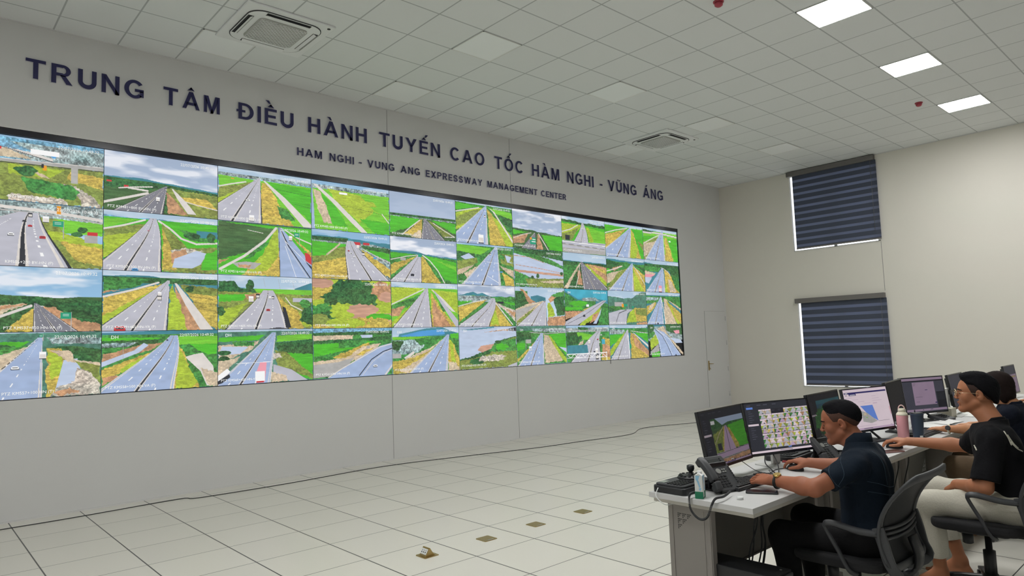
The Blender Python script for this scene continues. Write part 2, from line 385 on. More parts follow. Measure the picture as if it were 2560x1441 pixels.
def sign(label, words, z0, h, y):
    t = thing('wall_sign', (words[0][1], y, z0), label, 'sign')
    for w, x0, x1 in words:
        n = len(w); tot = sum(GL[c][0] for c in w)*h
        kx = min(1.3, max(.8, ((x1-x0)-.23*h*(n-1))/tot)); gap = ((x1-x0)-tot*kx)/max(1, n-1) if n > 1 else 0
        if n == 1: kx = (x1-x0)/tot
        x = x0
        for c in w:
            b = BM()
            for p in GL[c][1]:
                a2 = sum(p[i][0]*p[(i+1) % len(p)][1]-p[(i+1) % len(p)][0]*p[i][1] for i in range(len(p)))
                q = p if a2 > 0 else p[::-1]
                prism(b, [(px*h*kx, py*h) for px, py in q], .0, .022, T((x-words[0][1], 0, 0), (PI/2, 0, 0)), 1)
            for f in b.faces:
                if f.normal.length == 0: f.normal_update()
                f.normal_update()
                if f.normal.y < -.9: f.material_index = 0
            mesh_obj('letter', b, [M_['navy'], M_['acryl']], t)
            x += GL[c][0]*h*kx+gap
    return t
sign('large raised navy letters in Vietnamese, the upper and longer line on the wall',
     [('TRUNG', .483, 1.594), ('TÂM', 1.798, 2.434), ('ĐIỀU', 2.66, 3.381), ('HÀNH', 3.584, 4.475), ('TUYẾN', 4.678, 5.764), ('CAO', 5.958, 6.662), ('TỐC', 6.884, 7.54),
      ('HÀM', 7.748, 8.439), ('NGHI', 8.645, 9.386), ('-', 9.571, 9.644), ('VŨNG', 9.81, 10.718), ('ÁNG', 10.935, 11.636)], 4.497, .209, -.0305)
sign('small navy letters reading HAM NGHI VUNG ANG EXPRESSWAY MANAGEMENT CENTER', [('HAM', 3.425, 3.78), ('NGHI', 3.891, 4.264), ('-', 4.341, 4.386), ('VUNG', 4.473, 4.926),
      ('ANG', 5.031, 5.378), ('EXPRESSWAY', 5.484, 6.602), ('MANAGEMENT', 6.71, 7.862), ('CENTER', 7.952, 8.601)], 4.156, .104, -.0305)

# ---------------------------------------------------------------- pictures shown on screens
rng = np.random.default_rng(7)
def vnoise(U, V, fx, fy, seed):
    g = np.random.default_rng(seed).random((64, 64))
    x = U*fx; y = V*fy; xi = np.floor(x).astype(int); yi = np.floor(y).astype(int); a = x-xi; b = y-yi
    a = a*a*(3-2*a); b = b*b*(3-2*b)
    s = lambda i, j: g[j % 64, i % 64]
    return (s(xi, yi)*(1-a)+s(xi+1, yi)*a)*(1-b)+(s(xi, yi+1)*(1-a)+s(xi+1, yi+1)*a)*b
PAL = dict(gr=(70, 180, 35, .16, 9, 60), g2=(110, 195, 45, .16, 9, 60), gy=(165, 190, 50, .22, 30, 60), ol=(125, 140, 60, .35, 40, 50), dg=(45, 90, 45, .65, 55, 50), mg=(60, 130, 55, .5, 45, 45),
           oc=(194, 170, 72, .34, 40, 60), br=(188, 140, 100, .3, 30, 30), sd=(205, 185, 155, .22, 40, 40), rd=(184, 184, 196, .05, 10, 20), dr=(120, 120, 130, .06, 10, 20), rb=(156, 176, 212, .07, 10, 20),
           pd=(222, 215, 208, .05, 20, 20), wt=(250, 250, 250, 0, 1, 1), dk=(35, 38, 45, .1, 9, 9), mt=(55, 125, 140, .15, 12, 12), mh=(70, 120, 100, .3, 30, 30), wa=(185, 200, 225, .06, 8, 30), md=(200, 150, 125, .15, 9, 40),
           re=(200, 45, 50, .05, 5, 5), pk=(235, 150, 165, .05, 5, 5), sg=(25, 150, 110, .05, 9, 9), cn=(170, 168, 165, .08, 20, 30), tn=(140, 160, 160, .7, 60, 40), rk=(190, 180, 165, .5, 50, 50), bl=(70, 150, 215, .06, 5, 5),
           s1=(190, 220, 245, 0, 1, 1), s2=(150, 200, 240, 0, 1, 1), s3=(175, 195, 225, 0, 1, 1), or_=(235, 150, 30, 0, 1, 1), hz=(110, 165, 195, .5, 50, 40), cy=(60, 165, 190, .12, 10, 10), lg=(235, 215, 225, .02, 9, 9), ui=(32, 34, 42, .0, 9, 9),
           nv=(30, 25, 90, 0, 1, 1), gy2=(70, 70, 85, .05, 9, 9), pp=(190, 160, 190, .03, 9, 9), mb=(90, 130, 220, 0, 1, 1), bk=(20, 20, 26, 0, 1, 1), du=(60, 95, 50, .3, 9, 40), tl=(40, 90, 120, .2, 6, 6))
class Pic:
    def __init__(s, w, h, seed):
        s.w, s.h, s.seed = w, h, seed
        s.U, s.V = np.meshgrid(np.linspace(0, 1, w), np.linspace(0, 1, h)); s.I = np.zeros((h, w, 3)); s.k = 0
        s.WU = .010*(vnoise(s.U, s.V, 40, 34, seed+500)-.5)+.022*(vnoise(s.U, s.V, 13, 12, seed+501)-.5); s.WV = .026*(vnoise(s.U, s.V, 60, 26, seed+502)-.5)*(.4+s.V)+.012*(vnoise(s.U, s.V, 90, 50, seed+503)-.5); s.sp = np.random.default_rng(seed).random(s.U.shape)
    def col(s, c):
        p = PAL[c]; s.k += 1; a = p[3]; base = np.array(p[:3], float)/255
        if a == 0: return np.broadcast_to(base, s.I.shape)
        dv = s.V
        n = .45*vnoise(s.U, dv, p[4]*1.6, p[5]*1.1, s.seed*97+s.k)+.35*vnoise(s.U, dv, p[4]*.7, p[5]*.5, s.seed*31+s.k)+.2*vnoise(s.U, dv, 5, 7, s.seed+s.k)
        f = 1+a*2.2*(n-.5)+(a > .15)*(s.sp-.5)*.34*min(1, a*2.5)
        out = base*f[..., None]; out[..., 0] += a*.12*(vnoise(s.U, dv, 6, 9, s.seed+5*s.k)-.5)
        return out
    def put(s, m, c): s.I = np.where(m[..., None], s.col(c), s.I)
    def poly(s, c, pts):
        m = np.zeros(s.U.shape, bool); n = len(pts)//2; wp = PAL[c][3] > .15 and s.w > 90; UU = s.U+s.WU if wp else s.U; VV = s.V+s.WV if wp else s.V; P = [(pts[2*i]/100, pts[2*i+1]/100) for i in range(n)]
        for i in range(n):
            (x0, y0), (x1, y1) = P[i], P[(i+1) % n]
            if y0 == y1: continue
            cr = ((y0 > VV) != (y1 > VV)) & (UU < (x1-x0)*(VV-y0)/(y1-y0)+x0); m ^= cr
        s.put(m, c)
    def sky(s, c, mode, y=70):
        b = np.array(PAL[c][:3])/255; s.I[:] = b*(1-.12*(1-s.V))[..., None]
        n = .6*vnoise(s.U, s.V, 4, 9, s.seed)+.3*vnoise(s.U, s.V, 9, 22, s.seed+1)+.1*vnoise(s.U, s.V, 20, 40, s.seed+2)
        k = np.clip((n-.42)*3.5, 0, 1)*mode/9
        s.I = s.I*(1-k[..., None])+np.array([.93, .94, .97])*k[..., None]
    def hills(s, c, y0, y1, amp, f=3):
        e = (y0+(y1-y0)*s.U*100/100)/100 - amp/100*(vnoise(s.U, s.U*0, f, 1, s.seed+3)*.75+.25*vnoise(s.U, s.U*0, f*4, 1, s.seed+4)); s.put(s.V > e, c)
    def line(s, c, w, pts):
        for i in range(0, len(pts)-2, 2):
            x0, y0, x1, y1 = [q/100 for q in pts[i:i+4]]
            dx, dy = (x1-x0)*1.78, y1-y0; L2 = dx*dx+dy*dy+1e-9
            t = np.clip(((s.U-x0)*1.78*dx+(s.V-y0)*dy)/L2, 0, 1)
            d = np.hypot((s.U-x0)*1.78-t*dx, s.V-y0-t*dy); s.put(d < w/200, c)
    def road(s, c, vx, vy, wv, bl, br, m, cu=0):
        vx, vy, wv, bl, br, m, cu = [q/100 for q in (vx, vy, wv, bl, br, m, cu)]
        t = (s.V-vy)/(1-vy+1e-6); ok = t > 0; t = np.clip(t, 0, 1); o = cu*4*t*(1-t)*(1-t)
        l = vx-wv/2+(bl-vx+wv/2)*t+o; r = vx+wv/2+(br-vx-wv/2)*t+o; q = vx+(m-vx)*t+o; W_ = r-l
        s.put(ok & (s.U > l-.02*W_) & (s.U < r+.02*W_), 'dk' if c != 'rb' else 'pd')
        s.put(ok & (s.U > l) & (s.U < r), c)
        f = (s.U-l)/np.maximum(W_, 1e-4); g = (q-l)/np.maximum(W_, 1e-4)
        s.put(ok & (np.abs(f-.03) < .011) | ok & (np.abs(f-.97) < .011), 'pd')
        s.put(ok & (np.abs(f-g) < .035) & (f > 0) & (f < 1), 'pd'); s.put(ok & (np.abs(f-g) < .018), 'dk')
        ph = (1/np.maximum(t, .03))*3.2 % 1
        for cc in (g*.5, g+(1-g)*.5): s.put(ok & (np.abs(f-cc) < .011) & (ph < .33) & (t > .12), 'wt')
    def car(s, c, x, y, z):
        s.box('dk', x-z*.95, y-z*.1, x+z*.95, y+z*.9); s.box(c, x-z*.9, y-z*.75, x+z*.9, y+z*.5); s.box('dk', x-z*.6, y-z*.5, x+z*.6, y-z*.05); s.box(c, x-z*.6, y-z*1.1, x+z*.6, y-z*.55)
    def truck(s, c, x, y, z):
        s.box('dk', x-z, y+z*1.6, x+z, y+z*2.3); s.box(c, x-z, y-z*2.4, x+z, y+z*1.8); s.box('pd', x-z*.85, y-z*.8, x+z*.85, y+z*1.6)
    def box(s, c, x0, y0, x1, y1): s.put((s.U > x0/100) & (s.U < x1/100) & (s.V > y0/100) & (s.V < y1/100), c)
    def blob(s, c, x, y, rx, ry):
        n = vnoise(s.U, s.V, 26, 22, s.seed+int(x*7+y)); d = ((s.U-x/100)/(rx/100))**2+((s.V-y/100)/(ry/100))**2
        s.put(d < .55+.9*n, c)
    def gsign(s, x, y, w, h):
        s.line('cn', 1.2, (x+w, y, x+w, y+h*3)); s.box('sg', x, y, x+w, y+h)
        for k in (.25, .5): s.box('wt', x+w*.2, y+h*k, x+w*.8, y+h*(k+.08))
def picture(spec, w, h, seed):
    p = Pic(w, h, seed)
    for ln in spec.split(';'):
        a = ln.split()
        if not a: continue
        op = a[0]
        if op in PAL: p.poly(op, [float(q) for q in a[1:]]); continue
        if op == 'S': p.sky(a[1], float(a[2])); continue
        c = a[1] if not a[1].lstrip('-').replace('.', '').isdigit() else None
        v = [float(q) for q in (a[2:] if c else a[1:])]
        {'H': p.hills, 'L': lambda c_, wd, *q: p.line(c_, wd, q), 'R': p.road, 'C': p.car, 'K': p.truck, 'B': p.box, 'N': p.blob, 'G': lambda *q: p.gsign(*q)}[op](*(([c] if c else [])+v))
    return np.clip(p.I*.9+.095, 0, 1)
def screen_mesh(name, img, w, h, M, parent, m):
    H, Wd = img.shape[:2]
    me = bpy.data.meshes.new(name)
    X, Z = np.meshgrid(np.linspace(-w/2, w/2, Wd), np.linspace(h/2, -h/2, H))
    co = np.stack([X, np.zeros_like(X), Z], -1).reshape(-1, 3)
    Mn = np.array(M); co = co @ Mn[:3, :3].T+Mn[:3, 3]
    idx = np.arange(H*Wd).reshape(H, Wd)
    q = np.stack([idx[:-1, :-1], idx[1:, :-1], idx[1:, 1:], idx[:-1, 1:]], -1).reshape(-1, 4)
    me.vertices.add(len(co)); me.vertices.foreach_set('co', co.ravel().astype(np.float32))
    me.loops.add(q.size); me.loops.foreach_set('vertex_index', q.ravel().astype(np.int32))
    me.polygons.add(len(q)); me.polygons.foreach_set('loop_start', np.arange(0, q.size, 4, dtype=np.int32)); me.polygons.foreach_set('loop_total', np.full(len(q), 4, np.int32))
    me.update(calc_edges=True)
    at = me.color_attributes.new('picture', 'FLOAT_COLOR', 'POINT')
    s = img.reshape(-1, 3); lin = np.where(s <= .04045, s/12.92, ((s+.055)/1.055)**2.4)
    at.data.foreach_set('color', np.concatenate([lin, np.ones((len(lin), 1))], 1).ravel().astype(np.float32))
    me.materials.append(m)
    o = bpy.data.objects.new(name, me); link(o, parent); return o
def screen_mat(name, strength, gloss=.25):
    m = mat(name, (.012, .012, .014), gloss, emit=strength); nt = m.node_tree
    nt.nodes['Principled BSDF'].inputs['Specular IOR Level'].default_value = .2
    a = nt.nodes.new('ShaderNodeAttribute'); a.attribute_name = 'picture'
    nt.links.new(a.outputs['Color'], nt.nodes['Principled BSDF'].inputs['Emission Color']); return m
M_['screen'] = screen_mat('video_picture', SCREEN, .35)
M_['mon'] = screen_mat('monitor_picture', .8, .5); M_['mon'].node_tree.nodes['Principled BSDF'].inputs['Specular IOR Level'].default_value = .1
M_['txt'] = mat('caption_white', (.8, .8, .8), .5, emit=.62)
def caption(name, s, x, y, z, size, right, parent, m=None, dep=.0, ext=.0002):
    c = bpy.data.curves.new(name, 'FONT'); c.body = s; c.size = size; c.align_x = 'RIGHT' if right else 'LEFT'; c.extrude = ext; c.resolution_u = 2
    o = bpy.data.objects.new('tmp', c); COL.objects.link(o)
    dg = bpy.context.evaluated_depsgraph_get(); me = bpy.data.meshes.new_from_object(o.evaluated_get(dg)); bpy.data.objects.remove(o)
    me.name = name; me.materials.clear(); me.materials.append(m or M_['txt'])
    t = bpy.data.objects.new(name, me); link(t, parent); t.location = (x, y, z); t.rotation_euler = (PI/2, 0, 0); return t
PTZ = 'PTZ KM'
FEEDS = {  # (column,row): (what it shows, caption, picture)
(0, 0): ('concrete overpass above scrub', '457+980 HN-BV (T)', 'S s2 5;H hz 4 6 6;B tn 0 8 100 34;L pd 5 8 10 60 30;L dk 1 10 12 62 33;hz 0 8 30 8 50 22 0 14;sd 0 20 28 20 48 32 0 34;L bl 6 60 20 62 24;B re 15 18 25 22;B wt 45 16 66 24;ol 0 40 100 38 100 100 0 100;gy 30 44 70 44 60 60 30 58;sd 40 46 48 48 60 60 54 60;ol 0 60 70 60 75 100 0 100;oc 75 44 100 50 100 70 72 58;rk 68 66 78 68 92 84 100 100 84 100 80 84;mg 40 62 70 66 72 90 44 84;N dg 42 52 8 8;N mg 52 70 9 8;N mg 72 80 9 12;rk 30 90 70 90 74 100 30 100;cn 0 38 100 32 100 38 0 42;L pd 1 0 38 100 32;L dk 1 0 43 100 39;B cn 75 38 80 64;B or_ 54 40 57 48;B dk 53 38 55 44'),
(1, 0): ('wide cloudy sky above a highway', PTZ+'481+800 BV-HN (P)', 'S s3 8;H mt 46 52 8;H dg 46 56 5 2;dg 0 46 40 50 52 52 30 62 0 62;ol 52 53 100 58 100 100 60 100;oc 60 66 90 66 100 84 80 80;du 0 62 38 60 20 84 0 84;du 0 90 30 66 46 54 24 100 0 100;B re 16 56 20 60;B re 2 50 6 53;L pd 4 0 88 20 76 36 66;L pd 3 20 60 36 62;L pd 2 12 62 24 58 40 54;pd 57 53 58 53 70 74 80 96 72 96 62 70;L pd 1.6 64 72 80 78 100 84;br 52 60 58 70 72 98 54 98;R dr 52.6 50 1 8 49 30;K wt 45 75 1.6;K dk 52 56 .8'),
(2, 0): ('straight highway beside green rice fields', PTZ+'483+800 BV-HN (P)', 'S s1 5;H hz 14 16 5 6;B tn 0 10 100 16;g2 0 16 100 18 100 100 0 100;B or_ 13 19 16 21;ol 0 38 20 30 38 20 38 60 0 60;L pd 2.4 0 38 14 30 28 23;gy 0 60 42 20 30 60 0 78;gr 50 18 100 22 100 90 80 60;oc 44 20 52 22 62 55 80 100 44 100;mg 62 62 74 70 82 90 66 86;pd 46 16 48 16 70 45 100 94 100 100 91 100 66 52;L dk .5 60 30 100 36;L dk .5 80 55 100 60;R rd 42.5 12 1.5 -22 44 14;C wt 30 58 2.2;K wt 34 92 2.6;C wt 37 18 1.2'),
(3, 0): ('green fields crossed by a pale farm track', PTZ+'485+800 BV-HN (P)', 'S s2 4;H hz 8 14 5 6;B tn 0 8 100 16;g2 0 16 100 16 100 100 0 100;gy 20 14 60 20 80 50 60 80 30 40;sd 2 18 10 22 24 60 28 86 14 86 4 40;gr 10 22 30 50 44 90 26 90 16 44;gy 60 30 80 32 82 42 62 42;L gy 1 50 28 100 66;L dk .5 30 44 60 50 100 58;B wt 34 19 44 23;L pd 2 90 55 100 75;gr 60 70 100 74 100 100 80 100;pd 2 8 6 8 30 38 60 84 70 100 62 100 50 82 24 40;rb 0 8 1 12 3 60 4 100 0 100'),
(4, 0): ('plain pale sky above a two-way highway', PTZ+'487+800 BV-HN (P)', 'S s3 1;H tn 52 56 4 12;B dg 0 48 100 53;du 0 54 100 56 100 100 0 100;gr 0 54 44 56 30 76 0 94;gr 60 56 100 58 100 84;oc 46 56 48 56 46 98 20 94;ol 56 56 66 62 96 86 80 92;L pd 2.5 18 94 30 76 44 58;L pd 1.8 64 62 80 76 98 90 82 92;sd 40 82 46 82 46 100 30 98;R dr 51 53 2 46 82 65'),
(5, 0): ('highway with a white truck at the bottom', PTZ+'490+200 BV-HN (P)', 'S s1 5;H dg 4 6 4 8;B mg 0 3 100 100;gr 0 4 44 6 0 22;gy 0 30 30 14 50 8 20 60 0 70;ol 0 40 30 18 44 12 22 50 0 60;dg 70 10 100 14 100 52 84 44;g2 56 6 100 14 100 30 70 20;L pd 2.5 0 26 40 10;oc 55 10 62 20 82 60 96 100 58 100;gy 62 24 78 40 100 76 100 100 88 100;pd 64 15 67 15 100 84 100 92;L pd 2 60 10 67 17;R rb 52.5 3 1.5 -16 53 19;K wt 42 88 4.5;K dk 50 30 1.3;C wt 51 18 1'),
(6, 0): ('green road sign under a cloudy sky', PTZ+'491+775 BV-HN (P)', 'S s3 9;H dg 50 60 4 8;du 0 52 50 56 100 60 100 100 0 100;gr 0 54 30 57 0 66;gr 56 60 100 60 100 100 74 100;br 0 72 30 60 20 86 0 90;L pd 1.6 0 76 20 64 36 58;L pd 2.6 51 58 60 78 70 100;br 48 60 51 60 60 100 46 100;R dr 44 56 1 16 44 28;B sg 33 70 45 88;B or_ 33 70 37 76;B wt 38 74 44 76;B wt 36 80 44 82'),
(7, 0): ('highway with a concrete overpass rail in front', PTZ+'497+000 BV-HN (P)', 'S s1 6;H dg 14 22 12 4;H gr 16 24 2 4;gy 0 20 46 20 20 60 0 62;ol 0 50 20 40 40 24 22 66 0 66;L pd 2.6 0 44 20 34 36 20;g2 56 24 100 32 100 74 68 66;gy 54 24 60 24 72 64 62 66;R rd 47 12 3 12 62 36 6;B dk 7 52 17 66;B rd 0 67 100 100;rd 0 67 100 66 100 92 0 88;cn 0 88 100 88 100 100 0 100;L wt 2 0 70 100 72;L dk .8 0 68 100 70;L cn 3 0 78 100 84;L dk .7 0 76 100 82;B cn 84 82 87 100'),
(8, 0): ('curving highway past bright green fields', PTZ+'499+300 BV-HN (P)', 'S s1 2;H hz 12 16 6;B gr 0 8 100 100;gr 0 6 60 10 30 20 0 34;oc 0 36 20 28 56 12 40 34 0 78;L pd 3 0 32 26 20 58 10;oc 66 10 74 22 92 100 62 100;gy 66 14 70 22 84 70 78 100 64 100;gr 74 20 100 24 100 60;ol 84 44 100 56 100 80;R rb 66 7 2 -22 60 28 3'),
(9, 0): ('highway passing under a distant white overpass', PTZ+'501+150 BV-HN (P)', 'S s1 3;H hz 10 14 6;B g2 0 8 100 100;gr 0 26 40 22 0 44;dg 0 4 30 8 30 14 0 14;ol 0 46 46 22 30 60 10 100 0 100;sd 0 52 40 36 24 70 0 92;L pd 3 0 50 30 28 46 18;oc 62 22 70 26 86 100 62 100;gr 70 26 100 26 100 100 90 100;B wt 74 32 80 36;R rb 56 4 4 4 60 32;L pd 4 0 14 50 12 100 18;L cn 1 0 17 50 15 100 21;C dk 40 54 1'),
(0, 1): ('busy multi-lane motorway with red cars', 'KM505+200 BV-HN (P)', 'S s2 5;B tn 20 0 100 30;L pd 5 0 8 60 12 100 20;L cn 2 0 13 60 17 100 25;B or_ 65 2 68 15;g2 62 22 100 26 100 46 70 44;ol 40 22 66 24 70 50 100 70 100 100 76 100;oc 64 50 100 66 100 96 80 88;gy 52 42 70 44 100 60 100 66 60 56;B re 88 40 96 52;B cn 86 46 96 58;N dg 84 38 4 5;N dg 80 46 4 4;R rd 45 16 14 -60 74 41 -4;C re 46 37 1.6;C re 55 54 2.4;C dk 42 30 1.6;C wt 33 52 2.4;K wt 57 25 2.2;K dk 46 20 1.5;G 62 26 8 9'),
(1, 1): ('curving highway beside a small pond', PTZ+'507+300 BV-HN (P)', 'S s1 4;H hz 10 13 4 8;B gr 0 11 100 100;g2 0 14 30 12 0 30;ol 0 30 38 18 30 36 0 60;gy 0 44 30 32 36 40 0 80;L pd 3 0 32 16 24 34 12;gr 50 16 100 24 100 40 60 24;L pd 3.2 46 12 56 24 66 40 80 48 100 44;mg 64 24 90 30 98 44 74 42;B mt 80 24 100 36;N dg 94 34 4 8;N dg 76 34 8 6;ol 49 16 56 28 72 56 100 52 100 100 50 100;oc 49 24 53 40 62 96 49 96;rk 56 62 70 56 88 60 62 76;br 56 66 70 58 72 68 58 84;wa 60 76 80 60 90 64 84 84 76 92 58 92;gr 88 66 100 56 100 92 84 94;R rd 41 8 5 -8 48 18 4;C pk 37 30 1;C bl 26 99 3'),
(2, 1): ('highway with white path and a red truck', PTZ+'516+000 HN-VA (P)', 'S s2 2;B dg 0 0 100 6;B gr 0 2 100 100;du 0 2 60 8 40 50 0 74;oc 62 6 64 10 64 100 24 100 40 70 56 30;gy 60 8 63 8 63 60 50 90 30 96 44 60;br 0 74 12 70 0 82;cn 14 78 28 74 44 76 36 88 20 86;br 20 80 34 80 32 86 20 86;mg 26 70 46 34 52 36 34 66;L pd 4.5 2 90 26 64 48 32 60 6;L pd 1 30 14 46 18;oc 74 14 100 50 100 60;gr 76 8 100 24 100 44;L pd 2.4 70 8 84 22 100 32;rb 62 4 66 4 100 72 100 100 64 100;L dk 2 64 4 74 40 98 100;L pd .8 64 4 72 40 95 100;L dk 1 63 4 64 100;L wt .8 70 40 82 100;L wt .7 70 30 94 70;K wt 76 24 2;re 92 50 97 52 100 60 100 74 93 66;dk 92 66 100 78 100 84;G 80 12 6 8'),
(3, 1): ('crowded double highway seen head-on', PTZ+'523+000 HN-VA (P)', 'S s2 3;H mt 16 24 10;H tn 20 30 6 9;B dg 0 14 44 22;dg 60 26 100 30 100 40 64 34;B re 52 20 60 26;B re 64 20 72 25;B gr 0 26 42 60;oc 0 56 42 40 43 100 0 100;ol 0 50 42 30 42 52 0 70;gr 0 24 34 26 20 50 0 56;L sd 3.5 34 26 28 36 18 50;gr 62 34 100 40 100 58;oc 60 34 76 48 100 76 100 92 84 84;L pd 1.4 64 34 84 50 100 60;R rd 47 19 8 44 98 74 -4;C wt 48 45 1.8;C wt 52 52 1.6;C re 45 40 1.4;K wt 57 30 1.5;K dk 64 44 1.6;B bl 77 50 81 54'),
(4, 1): ('straight highway under blue clouds with distant hills', PTZ+'525+400 HN-VA (P)', 'S s3 9;H mt 36 44 10;H mg 36 44 3;gr 0 36 40 38 0 48;L pd 1.6 0 52 24 42 40 38;oc 0 62 40 40 36 44 0 86;gr 48 38 100 50 100 100 80 90;g2 60 44 100 60 100 70;oc 45 40 50 44 66 82 74 100 44 100;L pd 2.6 47 38 58 50 70 72 80 100;R rd 43 36 3 -2 44 19;C dk 31 84 2.8;B cn 14 46 22 52;B sg 40 36 45 42'),
(5, 1): ('highway crossing a river valley', PTZ+'527+600 HN-VA (P)', 'S s2 3;B mg 0 4 100 100;dg 0 10 30 14 30 34 0 40;g2 0 4 60 8 40 26 0 20;wa 6 34 20 24 30 34 14 40;ol 0 44 34 34 36 46 0 66;sd 0 66 30 50 10 74 0 78;sd 12 74 34 54 30 64 16 84;ol 74 20 100 20 100 50 76 44;wa 84 22 96 26 92 38 100 42 88 40;mg 76 20 84 26 82 36 74 30;sd 74 50 100 60 100 80 84 64;oc 78 66 100 84 100 100 84 100;R rb 69 3 3 8 74 42;K dk 57 22 1.3;B bl 74 64 79 67;L wt 1 50 76 72 94;L wt .7 46 42 73 44'),
(6, 1): ('calm silver river between wooded banks', PTZ+'531+900 HN-VA (P)', 'S s2 3;B wa 0 10 100 80;dg 0 0 100 0 100 26 60 18 0 14;mg 0 8 40 14 70 22 100 40 100 48 70 36 30 22 0 14;L br 1.5 0 20 30 22 60 34;L md 1.5 4 44 50 50 100 60;md 0 56 100 62 100 68 0 62;wa 10 66 100 70 100 76 20 74;mg 0 58 14 66 40 78 60 100 0 100;ol 20 78 100 74 100 100 30 100;sd 50 84 100 78 100 86 60 88;N dg 46 70 3 6;N dg 36 74 3 4;N dg 96 60 3 5'),
(7, 1): ('highway beside a strip of red earth', PTZ+'533+400 HN-VA (P)', 'S s1 2;H mt 24 26 4;H dg 26 28 4 6;mg 0 30 36 28 26 60 0 84;dg 0 24 36 24 30 34 0 36;br 50 28 100 34 100 78;oc 56 30 100 44 100 56;gy 48 30 54 30 100 78 100 90 84 90;sd 8 100 0 100 0 96 36 28 40 26 20 70;br 32 48 38 48 42 88 30 88;L pd 2 26 96 34 60 37 30;R dr 40 22 2 44 104 70;C wt 61 45 1.8;C wt 46 36 1.2'),
(8, 1): ('straight highway flanked by bare earth banks', PTZ+'534+900 HN-VA (P)', 'S s1 3;H mt 12 16 8;H mg 16 20 6 6;dg 0 8 34 18 40 30 0 48;br 14 34 40 24 30 34 18 42;gr 0 36 8 36 12 44 0 50;L pd 3 0 44 20 36 40 26;sd 0 52 40 38 26 66 0 80;ol 30 44 62 26 30 74 4 100 0 90;oc 68 24 100 50 100 100 68 100;gy 68 28 80 60 96 100 70 100;L pd 2.2 70 22 84 46 100 80;dg 72 20 100 28 100 38;R rb 67 15 2 4 66 37'),
(9, 1): ('highway with a pink truck near the bottom edge', PTZ+'536+700 HN-VA (P)', 'S s1 3;H mt 12 16 6;B dg 0 12 100 30;mg 0 18 44 22 40 36 0 36;sd 0 34 30 40 22 50 0 46;pk 0 44 30 44 16 54 0 56;wa 0 54 20 54 10 74 0 70;oc 56 26 66 30 86 60 100 100 58 100;dg 70 20 100 20 100 90 84 70 74 40;mg 78 42 100 50 100 100 88 84;L pd 1.5 46 20 58 26 72 40 72 50;sd 66 56 74 60 90 96 70 100;gy 56 80 62 70 64 100 56 100;R rb 51 22 4 2 55 26;K pk 42 90 4.5'),
(0, 2): ('highway under a wide blue cloudy sky with green sign', PTZ+'537+850 HN-VA (P)', 'S s2 8;H du 44 52 14 3;H dg 44 52 10 2;dg 64 54 100 56 100 84 80 78;br 52 60 64 62 84 84 100 88 100 100 80 100;sd 0 68 42 56 44 58 0 100;oc 30 100 50 62 50 100;br 30 60 46 56 0 84;L pd 4 0 98 48 60;R dr 51 56 2 50 82 66;C wt 56 61 1.1;G 69 70 8 10'),
(1, 2): ('highway with one black truck and dry fields', PTZ+'539+485 HN-VA (P)', 'S s1 5;H mt 12 14 6;B dg 0 10 100 20;mg 0 12 40 12 26 28 0 34;oc 0 46 44 22 50 20 30 50 0 76;br 0 34 14 32 0 38;oc 66 20 100 26 100 100 90 90;ol 64 20 100 26 100 40 70 34;L dk .4 70 40 100 46;L dk .4 74 50 100 56;L dk .4 76 60 100 68;L pd 3 0 44 24 32 46 18;gy 0 76 50 22 40 40 0 90;gy 57 20 62 36 72 70 76 100 54 100;br 60 22 64 34 80 80 88 100 72 100 66 60;pd 60 18 62 18 74 46 96 100 84 100 70 56;N dg 74 28 4 6;R rd 55 14 2 -6 53 24;K dk 47 44 2;K wt 47 38 1.6;C re 14 98 5;B sg 55 20 58 24'),
(2, 2): ('curved viaduct with trucks, pylons on the horizon', PTZ+'541+605 HN-VA (P)', 'S s1 5;H hz 22 30 4;mt 80 22 98 10 100 10 100 30 80 28;L cn .5 12 4 13 14;L cn .5 46 4 48 20;L cn .5 62 4 64 24;L cn .5 78 8 80 26;B g2 0 24 100 34;dg 0 12 16 10 22 24 36 24 40 32 20 34 0 34;N dg 32 18 4 10;L dk .8 32 20 32 34;ol 0 30 100 34 100 100 0 100;gr 0 36 30 34 24 46 0 50;br 26 36 44 32 34 46 28 44;gy 0 66 30 50 10 90 0 100;gy 60 34 76 60 100 84 100 96 70 90;oc 60 34 66 44 84 66 90 100 72 100;dg 90 56 100 50 100 96 86 84;L pd 2 70 40 76 54 88 64;B rd 78 40 100 48;N mg 92 50 6 8;N dg 2 66 5 8;R rd 51 26 10 8 72 38 3;C re 51 64 2.2;K wt 33 44 2.4;K dk 40 38 1.8;K dk 56 40 1.3;K wt 53 40 1.1;dk 52 99 62 97 72 99 72 100 52 100;dk 66 56 70 60 76 98 70 98'),
(3, 2): ('blurred green and brown roadside from a moving camera', PTZ+'543+500 HN-VA (P)', 'B md 0 0 100 100;B gy 0 0 100 70;N oc 10 20 18 24;N md 10 8 16 10;N dg 50 22 30 26;N dg 56 36 26 24;N dg 30 40 20 14;N mg 12 66 14 18;N dg 22 78 16 12;N gy 36 66 16 18;N ol 8 88 14 18;N md 64 62 20 12;N br 88 20 14 18;N md 94 34 12 10;N gr 84 78 16 8;B oc 0 92 100 100;N oc 70 90 34 12;N gy 40 90 26 10'),
